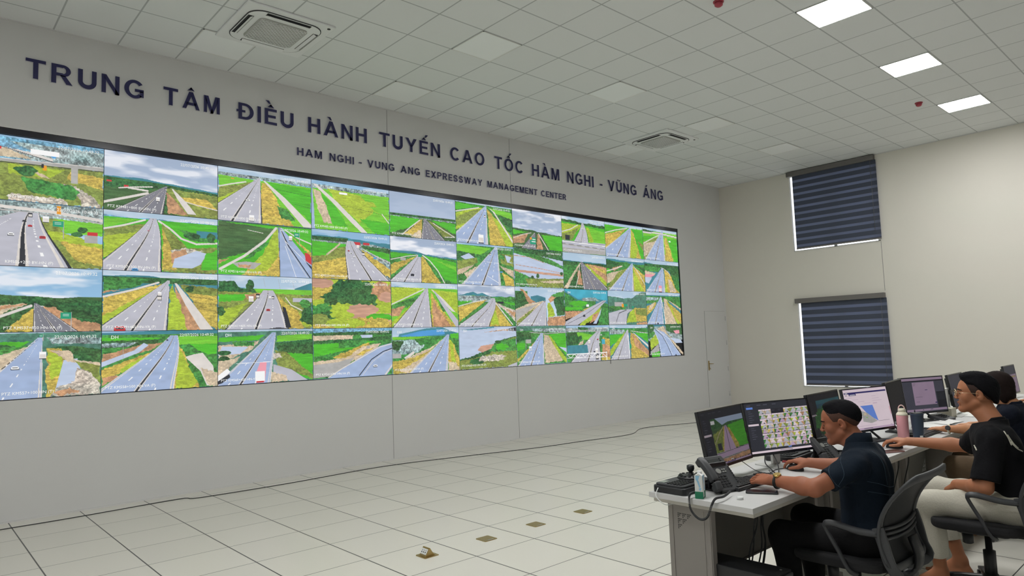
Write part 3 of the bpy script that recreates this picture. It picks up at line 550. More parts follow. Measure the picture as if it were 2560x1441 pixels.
(4, 2): ('straight highway between yellow-green rice fields', PTZ+'551+500 HN-VA (P)', 'S s1 4;H mt 12 14 5;B g2 0 12 100 100;gy 0 12 50 12 0 50;L pd 2.5 0 50 24 32 48 14;mg 0 52 46 24 44 40 0 72;br 0 60 20 52 10 74 0 76;gy 56 14 100 20 100 70;oc 58 20 64 36 80 70 96 100 58 100;br 60 34 70 60 90 100 60 100;mg 64 20 74 36 84 64 76 66;pd 58 14 60 14 76 34 96 66 90 64 74 40;rd 62 18 64 18 100 86 100 100 96 100 72 44;gy 0 88 48 26 30 60 0 100;R rd 52 12 3 2 58 28;C pd 53 26 .8'),
(5, 2): ('highway curving toward green mountains', PTZ+'553+200 HN-VA (P)', 'S s3 8;H mt 34 34 24 3;H mg 34 30 12 3;B tn 0 26 56 40;gr 0 40 26 38 0 50;oc 0 54 50 34 30 56 0 90;L pd 2 0 52 24 42 44 36;mg 62 32 100 38 100 46 66 40;gr 70 38 100 42 100 48;rk 62 40 100 60 100 90 80 60;oc 58 40 66 42 72 60 92 100 52 100;gy 58 44 64 60 70 96 54 96;L pd 3 64 42 74 60 94 96;br 80 54 100 66 100 80;N dk 74 41 6 3;R rd 60 30 5 -2 51 22 8'),
(6, 2): ('highway through a red hillside cutting', PTZ+'554+800 HN-VA (P)', 'S s1 3;mt 30 24 44 20 60 26 60 40 30 40;B mg 0 10 24 60;sd 0 50 60 34 60 60 0 100;br 8 4 16 6 30 30 40 38 24 44 18 24;br 66 30 72 22 88 12 84 24 70 40;dg 0 12 14 10 26 42 0 58;dg 76 30 84 22 100 16 100 72 84 74;mg 70 20 90 10 100 6 100 20 80 24;cn 0 60 46 42 30 56 0 88;ol 0 90 40 50 10 96 0 100;gy 64 40 70 40 80 74 64 78;br 64 78 100 74 100 100 62 100;R rd 58 36 5 2 60 30;C dk 58 37 .8'),
(7, 2): ('hazy teal mountains above a valley road', 'DH', 'B cy 0 0 100 40;mt 0 4 30 28 60 24 100 30 100 50 0 50;mg 0 10 20 24 30 30 0 36;tn 40 24 70 22 80 32 40 34;B mg 0 32 70 60;N gr 30 40 20 8;gr 0 50 36 48 40 56 0 60;br 0 62 40 60 34 72 0 84;oc 40 56 70 44 66 56 44 70;B wt 48 42 54 48;gy 60 62 86 40 90 60 70 80 40 100 30 100;br 64 70 78 62 72 84 54 96;mg 84 36 100 40 100 100 72 100 78 80;wa 84 50 80 70 70 96 62 96 74 74;rd 88 30 96 30 66 66 26 100 0 100 0 90 56 50;L dk 1 92 31 40 74 4 96;C dk 42 74 3;C wt 44 68 2.4'),
(8, 2): ('curving road with gantry signs and a green hill', PTZ+'555+900 HN-VA (P)', 'S s1 5;H mh 36 20 24 2;mg 0 46 44 42 44 56 0 60;dg 0 50 16 50 12 60 0 62;oc 66 50 100 50 100 90 60 92;gy 56 56 66 54 72 92 44 94;ol 70 54 100 52 100 74 72 70;br 72 94 100 92 100 100 72 100;rd 0 66 30 56 56 54 62 56 48 68 44 100 0 100;L dk 2 46 56 26 66 17 96;L dk 1.2 60 56 48 68 44 96;L cn 1 16 36 16 62;L cn 1 51 36 51 60;B cn 16 34 38 46;B or_ 34 38 39 48;B sg 39 38 49 46;B sg 60 44 66 49;C dk 24 56 1.4'),
(9, 2): ('dark blue lanes with a wide gravel strip', PTZ+'556+300 HN-VA (P)', 'S s1 4;H mt 14 12 8;B mg 0 12 100 30;tn 0 16 36 16 30 28 0 30;mg 0 26 34 24 26 34 0 36;oc 0 44 30 30 20 50 0 74;sd 10 40 26 30 14 52 4 56;sd 50 18 60 22 76 60 84 100 50 100;oc 56 26 74 40 100 66 100 100 86 100;mg 64 22 100 24 100 50;sd 60 22 80 34 100 50 100 56;gy 60 26 66 34 86 84 100 100 88 100;R rb 42 14 3 0 46 22;L wt 2 43 16 49 60 52 100;C dk 30 97 2.5;C wt 43 27 1'),
(0, 3): ('blue motorway beside a dry riverbed', PTZ+'557+100 HN (T)', 'S s1 3;B mg 0 6 100 100;H mh 6 2 4;dg 0 18 48 14 40 26 0 36;mg 0 28 52 18 46 26 0 44;dg 60 24 76 22 100 28 100 46 72 34;tn 60 8 100 10 100 20 64 18;gr 20 14 50 14 40 22;dg 80 30 100 30 100 52 78 42;sd 0 52 46 22 56 22 40 50 0 100;oc 60 24 70 26 74 50 66 100 60 100;gy 60 30 70 36 72 60 64 74;wa 72 44 82 42 86 70 80 94 66 92;sd 62 28 76 30 80 44 100 50 100 58 74 46;ol 80 46 100 54 100 84 92 70;rk 82 56 92 64 100 86 100 100 62 100 68 86 80 78;br 64 92 76 88 84 94 70 100;R rb 55 8 3 6 56 4;K wt 57 36 2.4;C wt 38 54 3;G 54 4 3 3'),
(1, 3): ('motorway sweeping past a pale side road', PTZ+'558+500 HN-VA (P)', 'S s2 2;H mt 6 0 8;B mg 0 6 100 100;g2 60 10 100 10 100 26 64 24;gr 0 10 50 12 30 22 0 22;dg 0 16 50 14 44 24 0 28;tn 0 20 30 18 20 26 0 26;br 0 38 30 24 50 20 40 32 0 52;wa 0 50 26 32 34 20 38 24 30 36 0 58;oc 0 62 52 28 40 44 0 82;gy 14 62 58 22 40 44 16 70;br 0 76 20 70 0 88;dg 66 26 90 26 84 40 70 38;N mg 72 32 8 8;gr 74 24 100 24 100 44 90 44;mg 80 44 100 42 100 74 92 66;oc 64 24 70 40 74 70 84 100 60 100;gy 64 30 68 40 72 60 82 92 76 100 62 100;pd 70 46 78 42 86 40 96 64 98 98 90 98 84 72 72 50;sd 84 66 100 76 100 100 92 100;L cn .8 17 24 17 44;R rb 60 8 6 -4 59 28 4;C dk 54 16 1;B mt 60 2 100 6'),
(2, 3): ('motorway with a pink and white lorry and tanker', PTZ+'560+420 HN-VA (P)', 'S s1 3;B mg 0 4 100 100;H mh 6 6 4;gr 0 14 48 10 40 20 0 22;sd 0 28 34 24 42 20 34 36 0 62;wa 4 30 30 32 22 44 0 46;mg 14 22 36 22 36 30 16 30;N dg 6 42 6 4;N dg 6 52 6 5;sd 0 60 24 48 0 88;dg 58 26 100 20 100 52 62 44;gr 64 44 100 50 100 100 90 96 70 74;ol 58 40 70 44 100 92 100 98 60 70;g2 60 12 100 10 100 20 60 24;rk 56 44 64 46 66 54 56 56;rd 56 66 76 78 94 100 74 100 56 80;sd 54 80 70 88 72 100 54 100;R rb 57 6 4 -2 52 22;L wt .8 18 62 54 61;pk 43 62 49 62 48 82 47 98 46 98;pk 42 62 49 62 48 80 38 80;B wt 37 78 47 96;B re 38 96 46 99;wt 0 82 9 70 12 76 0 94;dk 0 92 11 80 12 86 4 96 0 98'),
(3, 3): ('quiet curving road beside thick green scrub', PTZ+'561+700 HN-VA (P)', 'S s2 2;B mg 0 0 100 100;B hz 0 0 100 12;dg 0 8 100 6 100 14 0 14;sd 0 14 50 14 48 22 0 24;wa 58 14 74 14 74 20 60 20;dg 0 24 50 22 100 16 100 24 60 28 0 30;gr 0 32 60 26 80 28 50 42 0 56;mg 30 26 70 24 60 38 30 40;oc 22 58 46 44 60 34 70 30 70 44 36 66;sd 0 66 40 60 60 38 84 32 80 44 50 66 0 96;cn 0 72 30 68 50 60 40 80 20 96 0 98;oc 52 56 62 46 76 42 60 56;rb 100 32 84 38 60 58 36 80 18 100 92 100 100 84;L pd 2 100 34 84 40 60 60 34 82 18 98;L dk 2 100 44 88 50 72 66 56 98;L pd .9 100 46 90 52 74 70 60 98;L pd 3 100 80 94 92 90 100;C wt 77 80 2.8;B cn 66 38 70 42'),
(4, 3): ('highway beside a village under a blue mountain', PTZ+'563+300 HN-VA (P)', 'S s1 3;mt 10 14 30 8 50 2 74 0 90 10 100 14 100 22 8 24;bl 12 18 40 8 76 4 78 16 16 22;B mg 0 20 100 100;g2 0 20 60 20 30 26 0 26;tn 0 28 50 26 44 44 36 56 0 60;dg 0 28 16 30 10 50 0 46;mg 30 26 74 20 60 34 40 40;B cn 0 56 12 66;pd 16 66 30 52 32 56 20 70;gr 22 66 60 44 56 54 20 76;sd 0 80 60 42 80 22 72 32 40 66 10 100 0 100;oc 0 74 30 66 60 48 76 30 60 54 26 100 0 100;sd 8 94 40 70 60 46 64 48 34 84 22 100;gr 86 16 100 14 100 26 88 26;oc 84 28 92 40 100 74 100 100 82 100;gy 84 26 90 36 96 100 90 100;sd 82 78 94 82 100 100 82 100;R rb 83 17 3 24 80 52;C wt 71 45 1.3'),
(5, 3): ('wide calm lake with wooded shore', PTZ+'565+025 HN-VA (P)', 'S s3 2;mt 0 8 60 0 60 4 0 12;B wa 0 8 100 100;wa 0 10 70 2 100 0 100 100 0 100;br 40 14 70 8 100 6 100 12 80 10;dk 84 6 100 2 100 12 86 10;dg 100 24 80 30 60 40 60 50 40 60 20 70 0 76 0 100 100 100;ol 100 26 80 34 64 44 50 66 30 74 0 80 0 100 100 100;md 36 46 60 42 56 52 38 62 30 56;mg 60 42 80 34 100 30 100 60 60 62 50 60;N dg 66 38 5 5;N gr 72 50 12 8;N rk 60 76 18 8;N dg 30 82 14 8;rk 36 70 60 72 50 84 30 82;rd 100 90 82 98 86 100 100 100'),
(6, 3): ('blue motorway with a white bus and road sign', PTZ+'566+150 HN-VA (P)', 'S s1 1;B mg 0 0 100 100;mh 0 0 100 0 100 10 0 12;tn 30 6 100 8 100 18 34 14;L cn 2 26 16 60 20 100 18;dg 0 14 28 16 30 32 0 40;gr 0 44 16 42 16 58 0 62;oc 0 84 36 40 52 22 50 26 0 92;gr 64 22 100 20 100 80 80 48;sd 54 22 66 26 92 94 54 96;gy 62 24 68 28 84 60 100 88 100 98 92 92;wa 84 56 100 60 100 72;B cn 18 34 28 44;L cn 1 17 36 18 60;R rb 50 18 4 2 52 26;K wt 26 58 2.6;K bl 26 61 1.4;C wt 40 36 1'),
(7, 3): ('dark gantry and traffic on a busy road', 'DH', 'S s2 3;B tn 0 6 100 20;dg 26 4 50 6 52 16 26 12;L cn 2.4 0 12 50 14 100 22;B mg 0 18 100 100;g2 20 18 60 26 50 40 24 40;dg 0 20 24 18 30 50 0 56;N dg 32 34 4 7;sd 30 46 40 40 36 52 24 56;oc 84 34 100 40 100 100 78 100;br 82 50 100 60 100 92 80 90;R rd 74 18 10 8 76 46 -6;C re 71 40 2;C wt 76 48 2;C wt 80 28 2;K wt 51 46 2.4;C dk 62 74 2;K dk 68 88 3.4;K wt 68 72 3;mt 2 54 46 54 48 76 2 78;L wt 2 0 78 92 78;L wt 1.4 0 88 92 90;L wt 1.4 0 78 8 88 16 78 24 88 32 78 40 88 48 78 56 88 64 78 72 88 80 78 90 90;L wt 2.4 91 76 91 100;B cy 80 40 88 54'),
(8, 3): ('straight road between green field and orange bank', PTZ+'567+450 HN-VA (P)', 'S s1 4;H mt 10 10 4;B mg 0 10 100 24;tn 0 12 40 14 36 26 0 26;gr 0 28 34 26 26 40 0 62;gy 0 70 40 18 30 44 0 92;gr 64 24 100 26 100 56;L pd 1.6 54 18 64 20 100 26;oc 54 22 66 30 84 60 100 96 100 100 54 100;br 56 26 70 44 100 78 100 96 60 60;oc 52 30 60 40 70 100 52 100;pd 60 24 62 24 100 62 100 70;R rd 46 14 3 0 50 18;B sg 48 58 54 70;L wt 3 46 30 48 60 49 100'),
(9, 3): ('blue highway bending past a village', PTZ+'568+800 HN-VA (P)', 'B mt 0 0 100 14;B tn 0 6 100 50;dg 0 2 16 0 20 16 0 34;dg 50 0 100 0 100 34 66 26 54 20;sd 26 14 44 4 56 30 70 46 50 30;pk 74 20 92 18 92 30 80 30;mg 0 26 22 20 12 40 0 44;gy 4 48 22 30 30 58 6 78;cn 4 84 28 60 32 100 10 100;gr 10 88 30 84 30 100 8 100;wa 62 44 90 40 100 60 80 60;tn 60 30 96 34 100 50 66 42;sd 60 44 72 50 100 90 100 100;rb 16 14 24 14 46 24 62 46 94 100 34 100 28 50;L wt 1 17 16 30 52 36 100;L dk 2 22 16 40 34 54 66 66 100;L wt .8 24 16 42 34 57 66 70 100;L wt 1 26 15 60 46 92 98;C dk 78 98 2'),
}
rows = ('top row', 'second row', 'third row', 'bottom row'); cols = ('first', 'second', 'third', 'fourth', 'fifth', 'sixth', 'seventh', 'eighth', 'ninth', 'tenth')
PWd, PHt = 1.2134, .67032
for c in range(10):
    for r_ in range(4):
        what, cap, spec = FEEDS[(c, r_)]
        w_ = (290, 290, 270, 240, 210, 180, 165, 150, 135, 120)[c]; h_ = int(w_*.62)
        cx, cz = PWd*(c+.5), VZ1-PHt*(r_+.5)
        t = thing('video_wall_display', (cx, 0, cz-PHt/2), '%s, %s column from left' % (what, cols[c]), 'display', 'video wall displays')
        t['label'] = 'display showing ' + what + ', %s, %s column' % (rows[r_], cols[c])
        wl = t['label'].split()
        if len(wl) > 16: t['label'] = 'display of ' + what + ', %s, %s column' % (rows[r_], cols[c])
        b = BM(); gx = .0028
        box(b, -PWd/2+.0005, PWd/2-.0005, .004, .08, .0005, PHt-.0005)
        for q in ((-PWd/2, -PWd/2+gx, 0, PHt), (PWd/2-gx, PWd/2, 0, PHt), (-PWd/2, PWd/2, 0, gx), (-PWd/2, PWd/2, PHt-gx, PHt)): box(b, q[0], q[1], -.001, .004, q[2], q[3])
        mesh_obj('housing', b, M_['blackpl'] if False else M_['dark'], t)
        screen_mesh('screen', picture(spec, w_, h_, 11+c*5+r_*61), PWd-2*gx, PHt-2*gx, T((0, 0, PHt/2)), t, M_['screen'])
        if r_ < 4:
            if cap == 'DH': caption('camera_name', 'DH', -.52, -.0015, PHt-.085, .052, False, t)
            else: caption('camera_name', cap, -.57 if c else -.25, -.0015, .03 if r_ < 3 else .045, .042, False, t)
            if (c, r_) == (0, 0) or True: caption('time_stamp', '22/07/2026 10:49:32', .56, -.0015, PHt-.07, .046, True, t)
            if r_ == 3 and cap != 'DH' and c not in (0, 3): caption('camera_code', 'DH', -.52, -.0015, PHt-.085, .052, False, t)
b = BM(); box(b, VW0-.02, VW1+.01, -.024, .0, VZ1+.001, VZ1+.066); box(b, VW1+.001, VW1+.009, -.02, .02, VZ0-.004, VZ1)
box(b, VW0-.02, VW1+.01, -.018, .02, VZ0-.005, VZ0-.0005)
S('trim_4', b, M_['bezel'])
# ---------------------------------------------------------------- desks
DX0, DW, DF, DB, DT = 2.60, 1.40, -6.715, -6.115, .75
def tri_holes(b, f, n, s, flip):
    """perforations: three-hole groups filling a triangle; f(i,j)->box call"""
    for i in range(n):
        for j in range(n-i):
            if (i % 3, j % 3) in ((2, 2), (1, 2), (2, 1)): continue
            f(b, i, j)
def make_desk(first):
    t = thing('control_desk', (DX0, 0, 0), '', 'desk', 'row of control desks')
    b = BM(); box(b, -.0 if first else .001, DW-.001, DF, DB, DT-.028, DT)
    mesh_obj('worktop', b, [M_['desk']], t, bevel=.002)
    b = BM(); box(b, .03, DW-.03, DF+.015, DB-.01, DT-.052, DT-.0285); mesh_obj('under_frame', b, M_['deskedge'], t)
    for x, nm in ((.09, 'left'), (DW-.13, 'right')):
        b = BM(); box(b, x, x+.04, -6.43, -6.17, .03, DT-.053); box(b, x-.004, x+.001, -6.425, -6.405, .03, DT-.055); box(b, x-.004, x+.001, -6.20, -6.18, .03, DT-.055)
        box(b, x-.0025, x, -6.39, -6.385, .04, DT-.08); box(b, x-.002, x+.042, -6.46, -6.14, 0, .03)
        e = mesh_obj('end_panel', b, M_['deskleg'], t, bevel=.002)
        hb = BM()
        tri_holes(hb, lambda q, i, j: box(q, x-.0012, x+.0412, -6.235-.0088*i-.003*(i//3), -6.230-.0088*i-.003*(i//3), .636-.0088*j-.003*(j//3), .641-.0088*j-.003*(j//3)), 9, 0, 0)
        mesh_obj('perforations', hb, M_['dark'], e)
    b = BM(); box(b, .131, DW-.131, -6.215, -6.20, .24, DT-.053); box(b, .131, DW-.131, -6.225, -6.20, .24, .25); mo = mesh_obj('modesty_panel', b, M_['deskdark'], t)
    hb = BM()
    tri_holes(hb, lambda q, i, j: box(q, DW-.17-.012*i-.005, DW-.17-.012*i+.003, -6.2165, -6.199, .275+.012*j, .281+.012*j), 9, 0, 0)
    mesh_obj('perforations', hb, M_['white'], mo)
    return t
labs = ['light grey control desk nearest the camera, with the milk carton on it', 'light grey control desk under the white web page monitor and pink bottle', 'light grey control desk beside the navy tumbler and loose papers',
        'light grey control desk behind the man in glasses', 'farthest light grey control desk at the right edge of the photo']
for i in range(5):
    t = make_desk(i == 0); t.location.x = DX0+i*DW; t['label'] = labs[i]

def at(name, x, y, z, rz, label, cat, group=None): return thing(name, (x, y, z), label, cat, group, R(rz))
def cable(pts, r, label, name='cable', m='blackpl', n=6, group='black cables on the desks'):
    o = mesh_obj(name, tube(BM(), smooth_path(pts, n), r, 6), M_[m]); tag(o, label, 'cable', group); return o

# ---------------------------------------------------------------- monitor pictures
def ui_common(side=True):
    s = 'B ui 0 0 100 100;'
    for k, x in enumerate((4, 20, 30, 44)): s += 'B gy2 %g 4 %g 5.5;' % (x, x+6)
    if side:
        for k in range(14): s += 'B gy2 5 %g %g %g;' % (16+k*4.2, 9+(k*7) % 5, 17+k*4.2)
        s += 'B lg 2 42 18 45.5;'
    return s
picA = ui_common()+'B dg 21 16 99 90;s3 32 16 99 16 99 26 60 26 46 30;B du 21 30 99 80;dg 21 18 34 18 46 32 21 36;H du 101 101 0;gr 58 32 99 28 99 76 74 76;ol 21 44 50 34 42 78 21 78;L sd 1.5 22 62 36 44 48 33;oc 48 34 52 34 44 78 36 78;oc 56 36 60 36 78 76 66 76;pp 51 32 55 32 68 80 38 80;L dk 1.2 53 32 53 80;B dk 27 62 36 74;B cn 21 78 99 94;pp 21 80 99 76 99 86 21 88;L dk .7 21 80 99 77;L dk .7 21 90 99 87;br 21 91 99 88 99 96 21 96;B pp 0 96.5 100 100;B nv 40 97.5 60 99;B wt 50 94 56 95.5;B wt 21 19 30 26'
def picB():
    s = ui_common()+'B mb 3 8 13 12;'; g = random.Random(3)
    for r_ in range(8):
        for c in range(8):
            x = 21+c*9.9; y = 14+r_*9.7; x1, y1 = x+9.4, y+9.1
            if (r_, c) in ((0, 2), (0, 3)): s += 'B bk %g %g %g %g;B gy2 %g %g %g %g;B gy2 %g %g %g %g;' % (x, y, x1, y1, x+1, y+2, x+6, y+2.7, x+1, y+4, x+5, y+4.7); continue
            k = g.choice(['ol', 'gy', 'oc', 'mg', 'dg', 'br', 'mg', 'sd']); k2 = g.choice(['oc', 'ol', 'sd', 'br', 'sd'])
            s += 'B %s %g %g %g %g;B lg %g %g %g %g;' % (k, x, y, x1, y1, x, y, x1, y+g.choice([1.3, 1.8, 3.2]))
            s += '%s %g %g %g %g %g %g %g %g;' % (k2, x+4, y+2, x1, y+3, x1, y1, x+6, y1)
            v = x+g.uniform(3.5, 6); s += g.choice(['pp', 'lg', 'rd', 'rd'])+' %g %g %g %g %g %g %g %g;' % (v-.9, y+2, v+.9, y+2, x+g.uniform(8, 9.4), y1, x+g.uniform(.0, 1.6), y1)
            if g.random() < .3: s += 'B dk %g %g %g %g;' % (x+5, y1-1.5, x+7, y1)
    return s+'B ui 21 92 100 94;B lg 0 95.5 100 99.5;B gy2 44 97 64 98;B mb 58 91.5 63 93.5'
picC = ui_common()+'B tl 22 14 100 92;dg 22 30 60 36 100 60 100 92 22 92;N mg 40 60 30 30;B mt 22 14 100 22;N dg 60 70 40 30;B gy2 80 4 86 5.5'
picD = 'B lg 0 0 100 100;B pp 0 0 100 1;B nv 2 7.5 98 11;B wt 4 8.6 10 9.8;B nv 12 11 28 16;B wt 14 13 26 14.4;B gy2 4 14 8 15;mb 32 42 60 42 66 82 56 74 42 58;B sd 33 64 36 78;cn 32 54 44 60 58 76 64 82 50 86 32 80;B g2 40 70 43 72;B sd 36 60 42 66;B gy2 92 94 96 94.4;'+''.join('B pp %g %g %g %g;' % (4+(k*13) % 60, 20+k*5.5, 18+(k*13) % 60, 20.8+k*5.5) for k in range(4))+''.join('B pp %g %g %g %g;' % (62, 20+k*6, 72+(k % 3)*6, 20.8+k*6) for k in range(4))+''.join('B pp 5 %g %g %g;' % (90+k*1, 60, 90.4+k) for k in range(1))+'B gy2 66 82 92 82.7;B re 98 50 98.6 70;B pp 0 95 100 99;B gy2 30 96.5 50 98'
picE = 'B bk 0 0 100 100;B ui 2 3 98 96'
picF = 'B gy2 0 0 100 100;B pp 0 1 100 8;B bk 0 8 100 11;B bk 80 11 100 90;B gy2 80 12 100 44;B ui 80 46 100 68;B pp 26 13 78 80;B nv 54 36 60 38;B nv 74 74 79 77;B gy2 28 22 32 22.8;B gy2 30 56 46 56.6;B gy2 30 70 38 70.6;B gy2 28 17 34 17.6;B pp 0 91 100 97;B gy2 42 93 44 95;B gy2 60 93 66 94.5'
picH = 'B gy2 0 0 100 100;B cn 10 55 20 57'
picI = 'B pp 0 0 100 100;B gy2 0 0 100 34;B oc 6 40 90 44;B pp 0 70 100 100'
def monitor(x, y, z, yaw, tilt, pic, label, stand, seed, res=150, dim=1.0, post=(0, .06)):
    t = at('computer_monitor', x, y, DT, yaw, label, 'monitor', 'desk monitors')
    zc = z-DT; Mx = T((0, 0, zc), (-R(tilt), 0, 0)); w, h = .53, .325
    b = BM(); box(b, -w/2, w/2, .002, .022, -h/2, h/2, Mx); box(b, -w/2+.05, w/2-.05, .022, .045, -h/2+.03, h/2-.03, Mx)
    mesh_obj('housing', b, M_['blackpl'], t, bevel=.003)
    b = BM()
    for q in ((-w/2, -w/2+.008, -h/2, h/2), (w/2-.008, w/2, -h/2, h/2), (-w/2, w/2, h/2-.008, h/2), (-w/2, w/2, -h/2, -h/2+.016)): box(b, q[0], q[1], -.001, .003, q[2], q[3], Mx)
    mesh_obj('bezel', b, M_['bezel'], t)
    img = picture(pic, res, int(res*.6), seed)*dim
    screen_mesh('screen', img, w-.014, h-.022, Mx @ T((0, .0005, .004)), t, M_['mon'])
    if stand == 'black':
        b = BM(); tube(b, [(0, .05, zc-.02), (0, .075, zc-.10), (0, .05, .02)], .022, 8, sec=[(1.3, .4), (-1.3, .4), (-1.3, -.4), (1.3, -.4)][::-1])
        mesh_obj('stand_neck', b, M_['greypl'], t)
        b = BM(); prism(b, [(-.11, -.09), (.11, -.09), (.06, .09), (-.06, .09)], 0, .012)
        for s in (1, -1): box(b, -.012, .012, -.10, .03, -.006, .006, T((s*.055, .01, .045), (.7, 0, s*.25)))
        mesh_obj('stand_base', b, M_['blackpl'], t, bevel=.004)
    else:
        px, py = post
        b = BM(); box(b, px-.03, px+.03, py-.012, py+.012, .006, zc+.04); mesh_obj('stand_post', b, M_['silver'], t, bevel=.004)
        b = BM(); box(b, px-.02, px+.02, .02, py, zc-.02, zc+.02) if py > .03 else box(b, px, 0, 0, .03, zc-.02, zc+.02); mesh_obj('bracket', b, M_['blackpl'], t)
        b = BM(); prism(b, rrect(.22, .20, .01), 0, .006, T((px, py-.03, 0))); mesh_obj('stand_base', b, M_['silver'], t, bevel=.002)
    return t
monitor(3.138, -6.278, .995, 4.1, 10.1, picA, 'leftmost monitor, showing a highway feed beside an overpass rail', 'silver', 5, 230, .62, post=(.05, .06))
monitor(3.694, -6.324, .992, -18.6, 9.5, picB(), 'monitor filled with a grid of small road camera thumbnails', 'silver', 6, 330, .95, post=(.0, .055))
monitor(4.249, -6.387, 1.006, 2.4, 9.3, picC, 'dark monitor behind the head of the man with the gold watch', 'black', 7, 150, .5)
monitor(5.012, -6.367, .984, -14, 9.5, picD, 'monitor with a white web page and a small blue map', 'black', 8, 260, .92)
monitor(5.56, -6.379, 1.00, 6, 6, picE, 'dark turned monitor between the white page and grey dialog monitors', 'black', 9, 40, .4)
monitor(6.423, -6.317, .978, -22, 6, picF, 'monitor showing a pale dialog box on a dark grey page', 'black', 10, 220, .72)
monitor(7.235, -6.376, .965, 2, 9, picH, 'narrow grey-screened monitor in front of the face of the man in glasses', 'silver', 12, 60, .65, post=(-.30, .03))
monitor(8.909, -6.46, .965, 1, 7, picI, 'farthest monitor, lavender screen with a yellow line, at the upper right', 'silver', 13, 80, .62, post=(-.36, .03))

# ---------------------------------------------------------------- desk phones
def desk_phone(x, y, yaw, label):
    t = at('desk_phone', x, y, DT, yaw, label, 'telephone', 'black desk phones')
    A = T((0, 0, .015), (R(46), 0, 0), (.9, .88, .9))        # local x right, y up the tilted face
    b = BM(); prism(b, rrect(.17, .245, .018), -.028, 0, A @ T((.02, .118, 0))); mesh_obj('body', b, M_['greypl'], t, bevel=.005)
    b = BM(); prism(b, [(-.06, .0), (.09, .0), (.09, .13), (-.06, .13)], 0, .008); box(b, -.05, .08, .10, .112, .008, .14); mesh_obj('stand', b, M_['blackpl'], t, bevel=.003)
    b = BM(); path = [(-.088, .005, .006), (-.088, .05, .018), (-.088, .12, .022), (-.088, .18, .018), (-.088, .222, .006)]
    tube(b, [A @ Vector(p) for p in smooth_path(path, 5)], 1, 8, sec=[(.022, .014), (.012, .02), (-.012, .02), (-.022, .014), (-.022, -.014), (-.012, -.018), (.012, -.018), (.022, -.014)], up=(0, .6, .8))
    for yy in (.022, .205): prism(b, rrect(.044, .046, .012), -.016, .014, A @ T((-.088, yy, 0)))
    mesh_obj('handset', b, M_['greypl'], t, bevel=.003)
    b = BM(); prism(b, rrect(.085, .05, .004), 0, .003, A @ T((.015, .19, 0))); mesh_obj('display', b, mat('lcd', (.05, .055, .055), .2), t)
    b = BM()
    for r_ in range(5):
        for c in range(3): prism(b, rrect(.018, .009, .003), 0, .004, A @ T((-.025+c*.026, .095-r_*.017, 0)))
    for r_ in range(8): prism(b, rrect(.009, .007, .002), 0, .004, A @ T((.095, .15-r_*.015, 0)))
    for r_ in range(3): prism(b, rrect(.009, .007, .002), 0, .004, A @ T((.07, .215-r_*.014, 0)))
    mesh_obj('keypad', b, M_['blackpl'], t)
    b = BM(); prism(b, rrect(.036, .036, .0178, 6), 0, .005, A @ T((.0, .13, 0)))
    for q in ((.035, .138), (.052, .138), (.035, .122), (.052, .122)): prism(b, rrect(.012, .008, .002), 0, .004, A @ T((q[0], q[1], 0)))
    mesh_obj('navigation_keys', b, M_['steel'], t)
    return t
desk_phone(2.84, -6.46, -14, 'black tilted desk phone beside the milk carton, cord hanging over the desk end')
desk_phone(3.98, -6.52, -14, 'black tilted desk phone in front of the face of the man with the gold watch')
# curly cord of the first phone
pts = smooth_path([(2.70, -6.38, .775), (2.62, -6.375, .775), (2.588, -6.377, .765), (2.580, -6.383, .71), (2.582, -6.41, .672), (2.583, -6.445, .66), (2.582, -6.48, .68), (2.580, -6.508, .74), (2.592, -6.525, .772), (2.66, -6.53, .772), (2.78, -6.50, .775)], 26)
coil = []; prevn = None
for i, p in enumerate(pts[:-1]):
    tt = (pts[i+1]-p); tt = tt.normalized() if tt.length > 1e-9 else Vector((0, 0, 1)); a = tt.orthogonal() if prevn is None else prevn-tt*prevn.dot(tt); a.normalize(); prevn = a; bb = tt.cross(a)
    for s_ in range(4):
        ph = (i+s_/4)*2*PI/2.2; q = p.lerp(pts[i+1], s_/4); coil.append(q+(a*math.cos(ph)+bb*math.sin(ph))*.0048)
o = mesh_obj('coiled_cord', tube(BM(), coil, .0017, 4), M_['greypl']); tag(o, 'curly black phone cord drooping over the near end of the desk', 'cord')

# ---------------------------------------------------------------- camera controllers with joystick
def joystick(x, y, yaw, label, stick=True):
    t = at('camera_controller', x, y, DT, yaw, label, 'controller', 'joystick camera controllers')
    b = BM(); prism(b, [(-.16, -.09), (-.14, -.105), (.14, -.105), (.16, -.09), (.16, .085), (.14, .1), (-.14, .1), (-.16, .085)], 0, .035); mesh_obj('base', b, M_['blackpl'], t, bevel=.006)
    b = BM(); prism(b, rrect(.29, .18, .02), .034, .045); mesh_obj('top_plate', b, M_['greypl'], t, bevel=.003)
    b = BM(); lathe(b, [(.075, .045), (.07, .056), (.045, .062)], 28, T((.08, .01, 0)))
    for k in range(14): a = 2*PI*k/14; prism(b, rrect(.013, .013, .004), .055, .064, T((.08+.058*math.cos(a), .01+.058*math.sin(a), 0)))
    mesh_obj('dial', b, M_['blackpl'], t)
    b = BM(); lathe(b, [(.02, .06), (.012, .066), (.010, .078), (.017, .084), (.021, .095), (.020, .112), (.011, .116)], 20, T((.08, .01, 0))); mesh_obj('joystick', b, M_['blackpl'], t)
    b = BM()
    for r_ in range(5):
        for c in range(6): prism(b, rrect(.016, .011, .003), .045, .05, T((-.125+c*.022, -.06+r_*.019, 0)))
    mesh_obj('buttons', b, M_['blackpl'], t)
    b = BM(); box(b, -.12, -.07, .045, .08, .045, .047); mesh_obj('display', b, mat('lcd_green', (.25, .28, .25), .3), t)
    return t
joystick(2.775, -6.225, 0, 'black camera controller with joystick at the near end of the desk')
joystick(3.96, -6.24, 3, 'black camera controller partly hidden under the thumbnail-grid monitor')

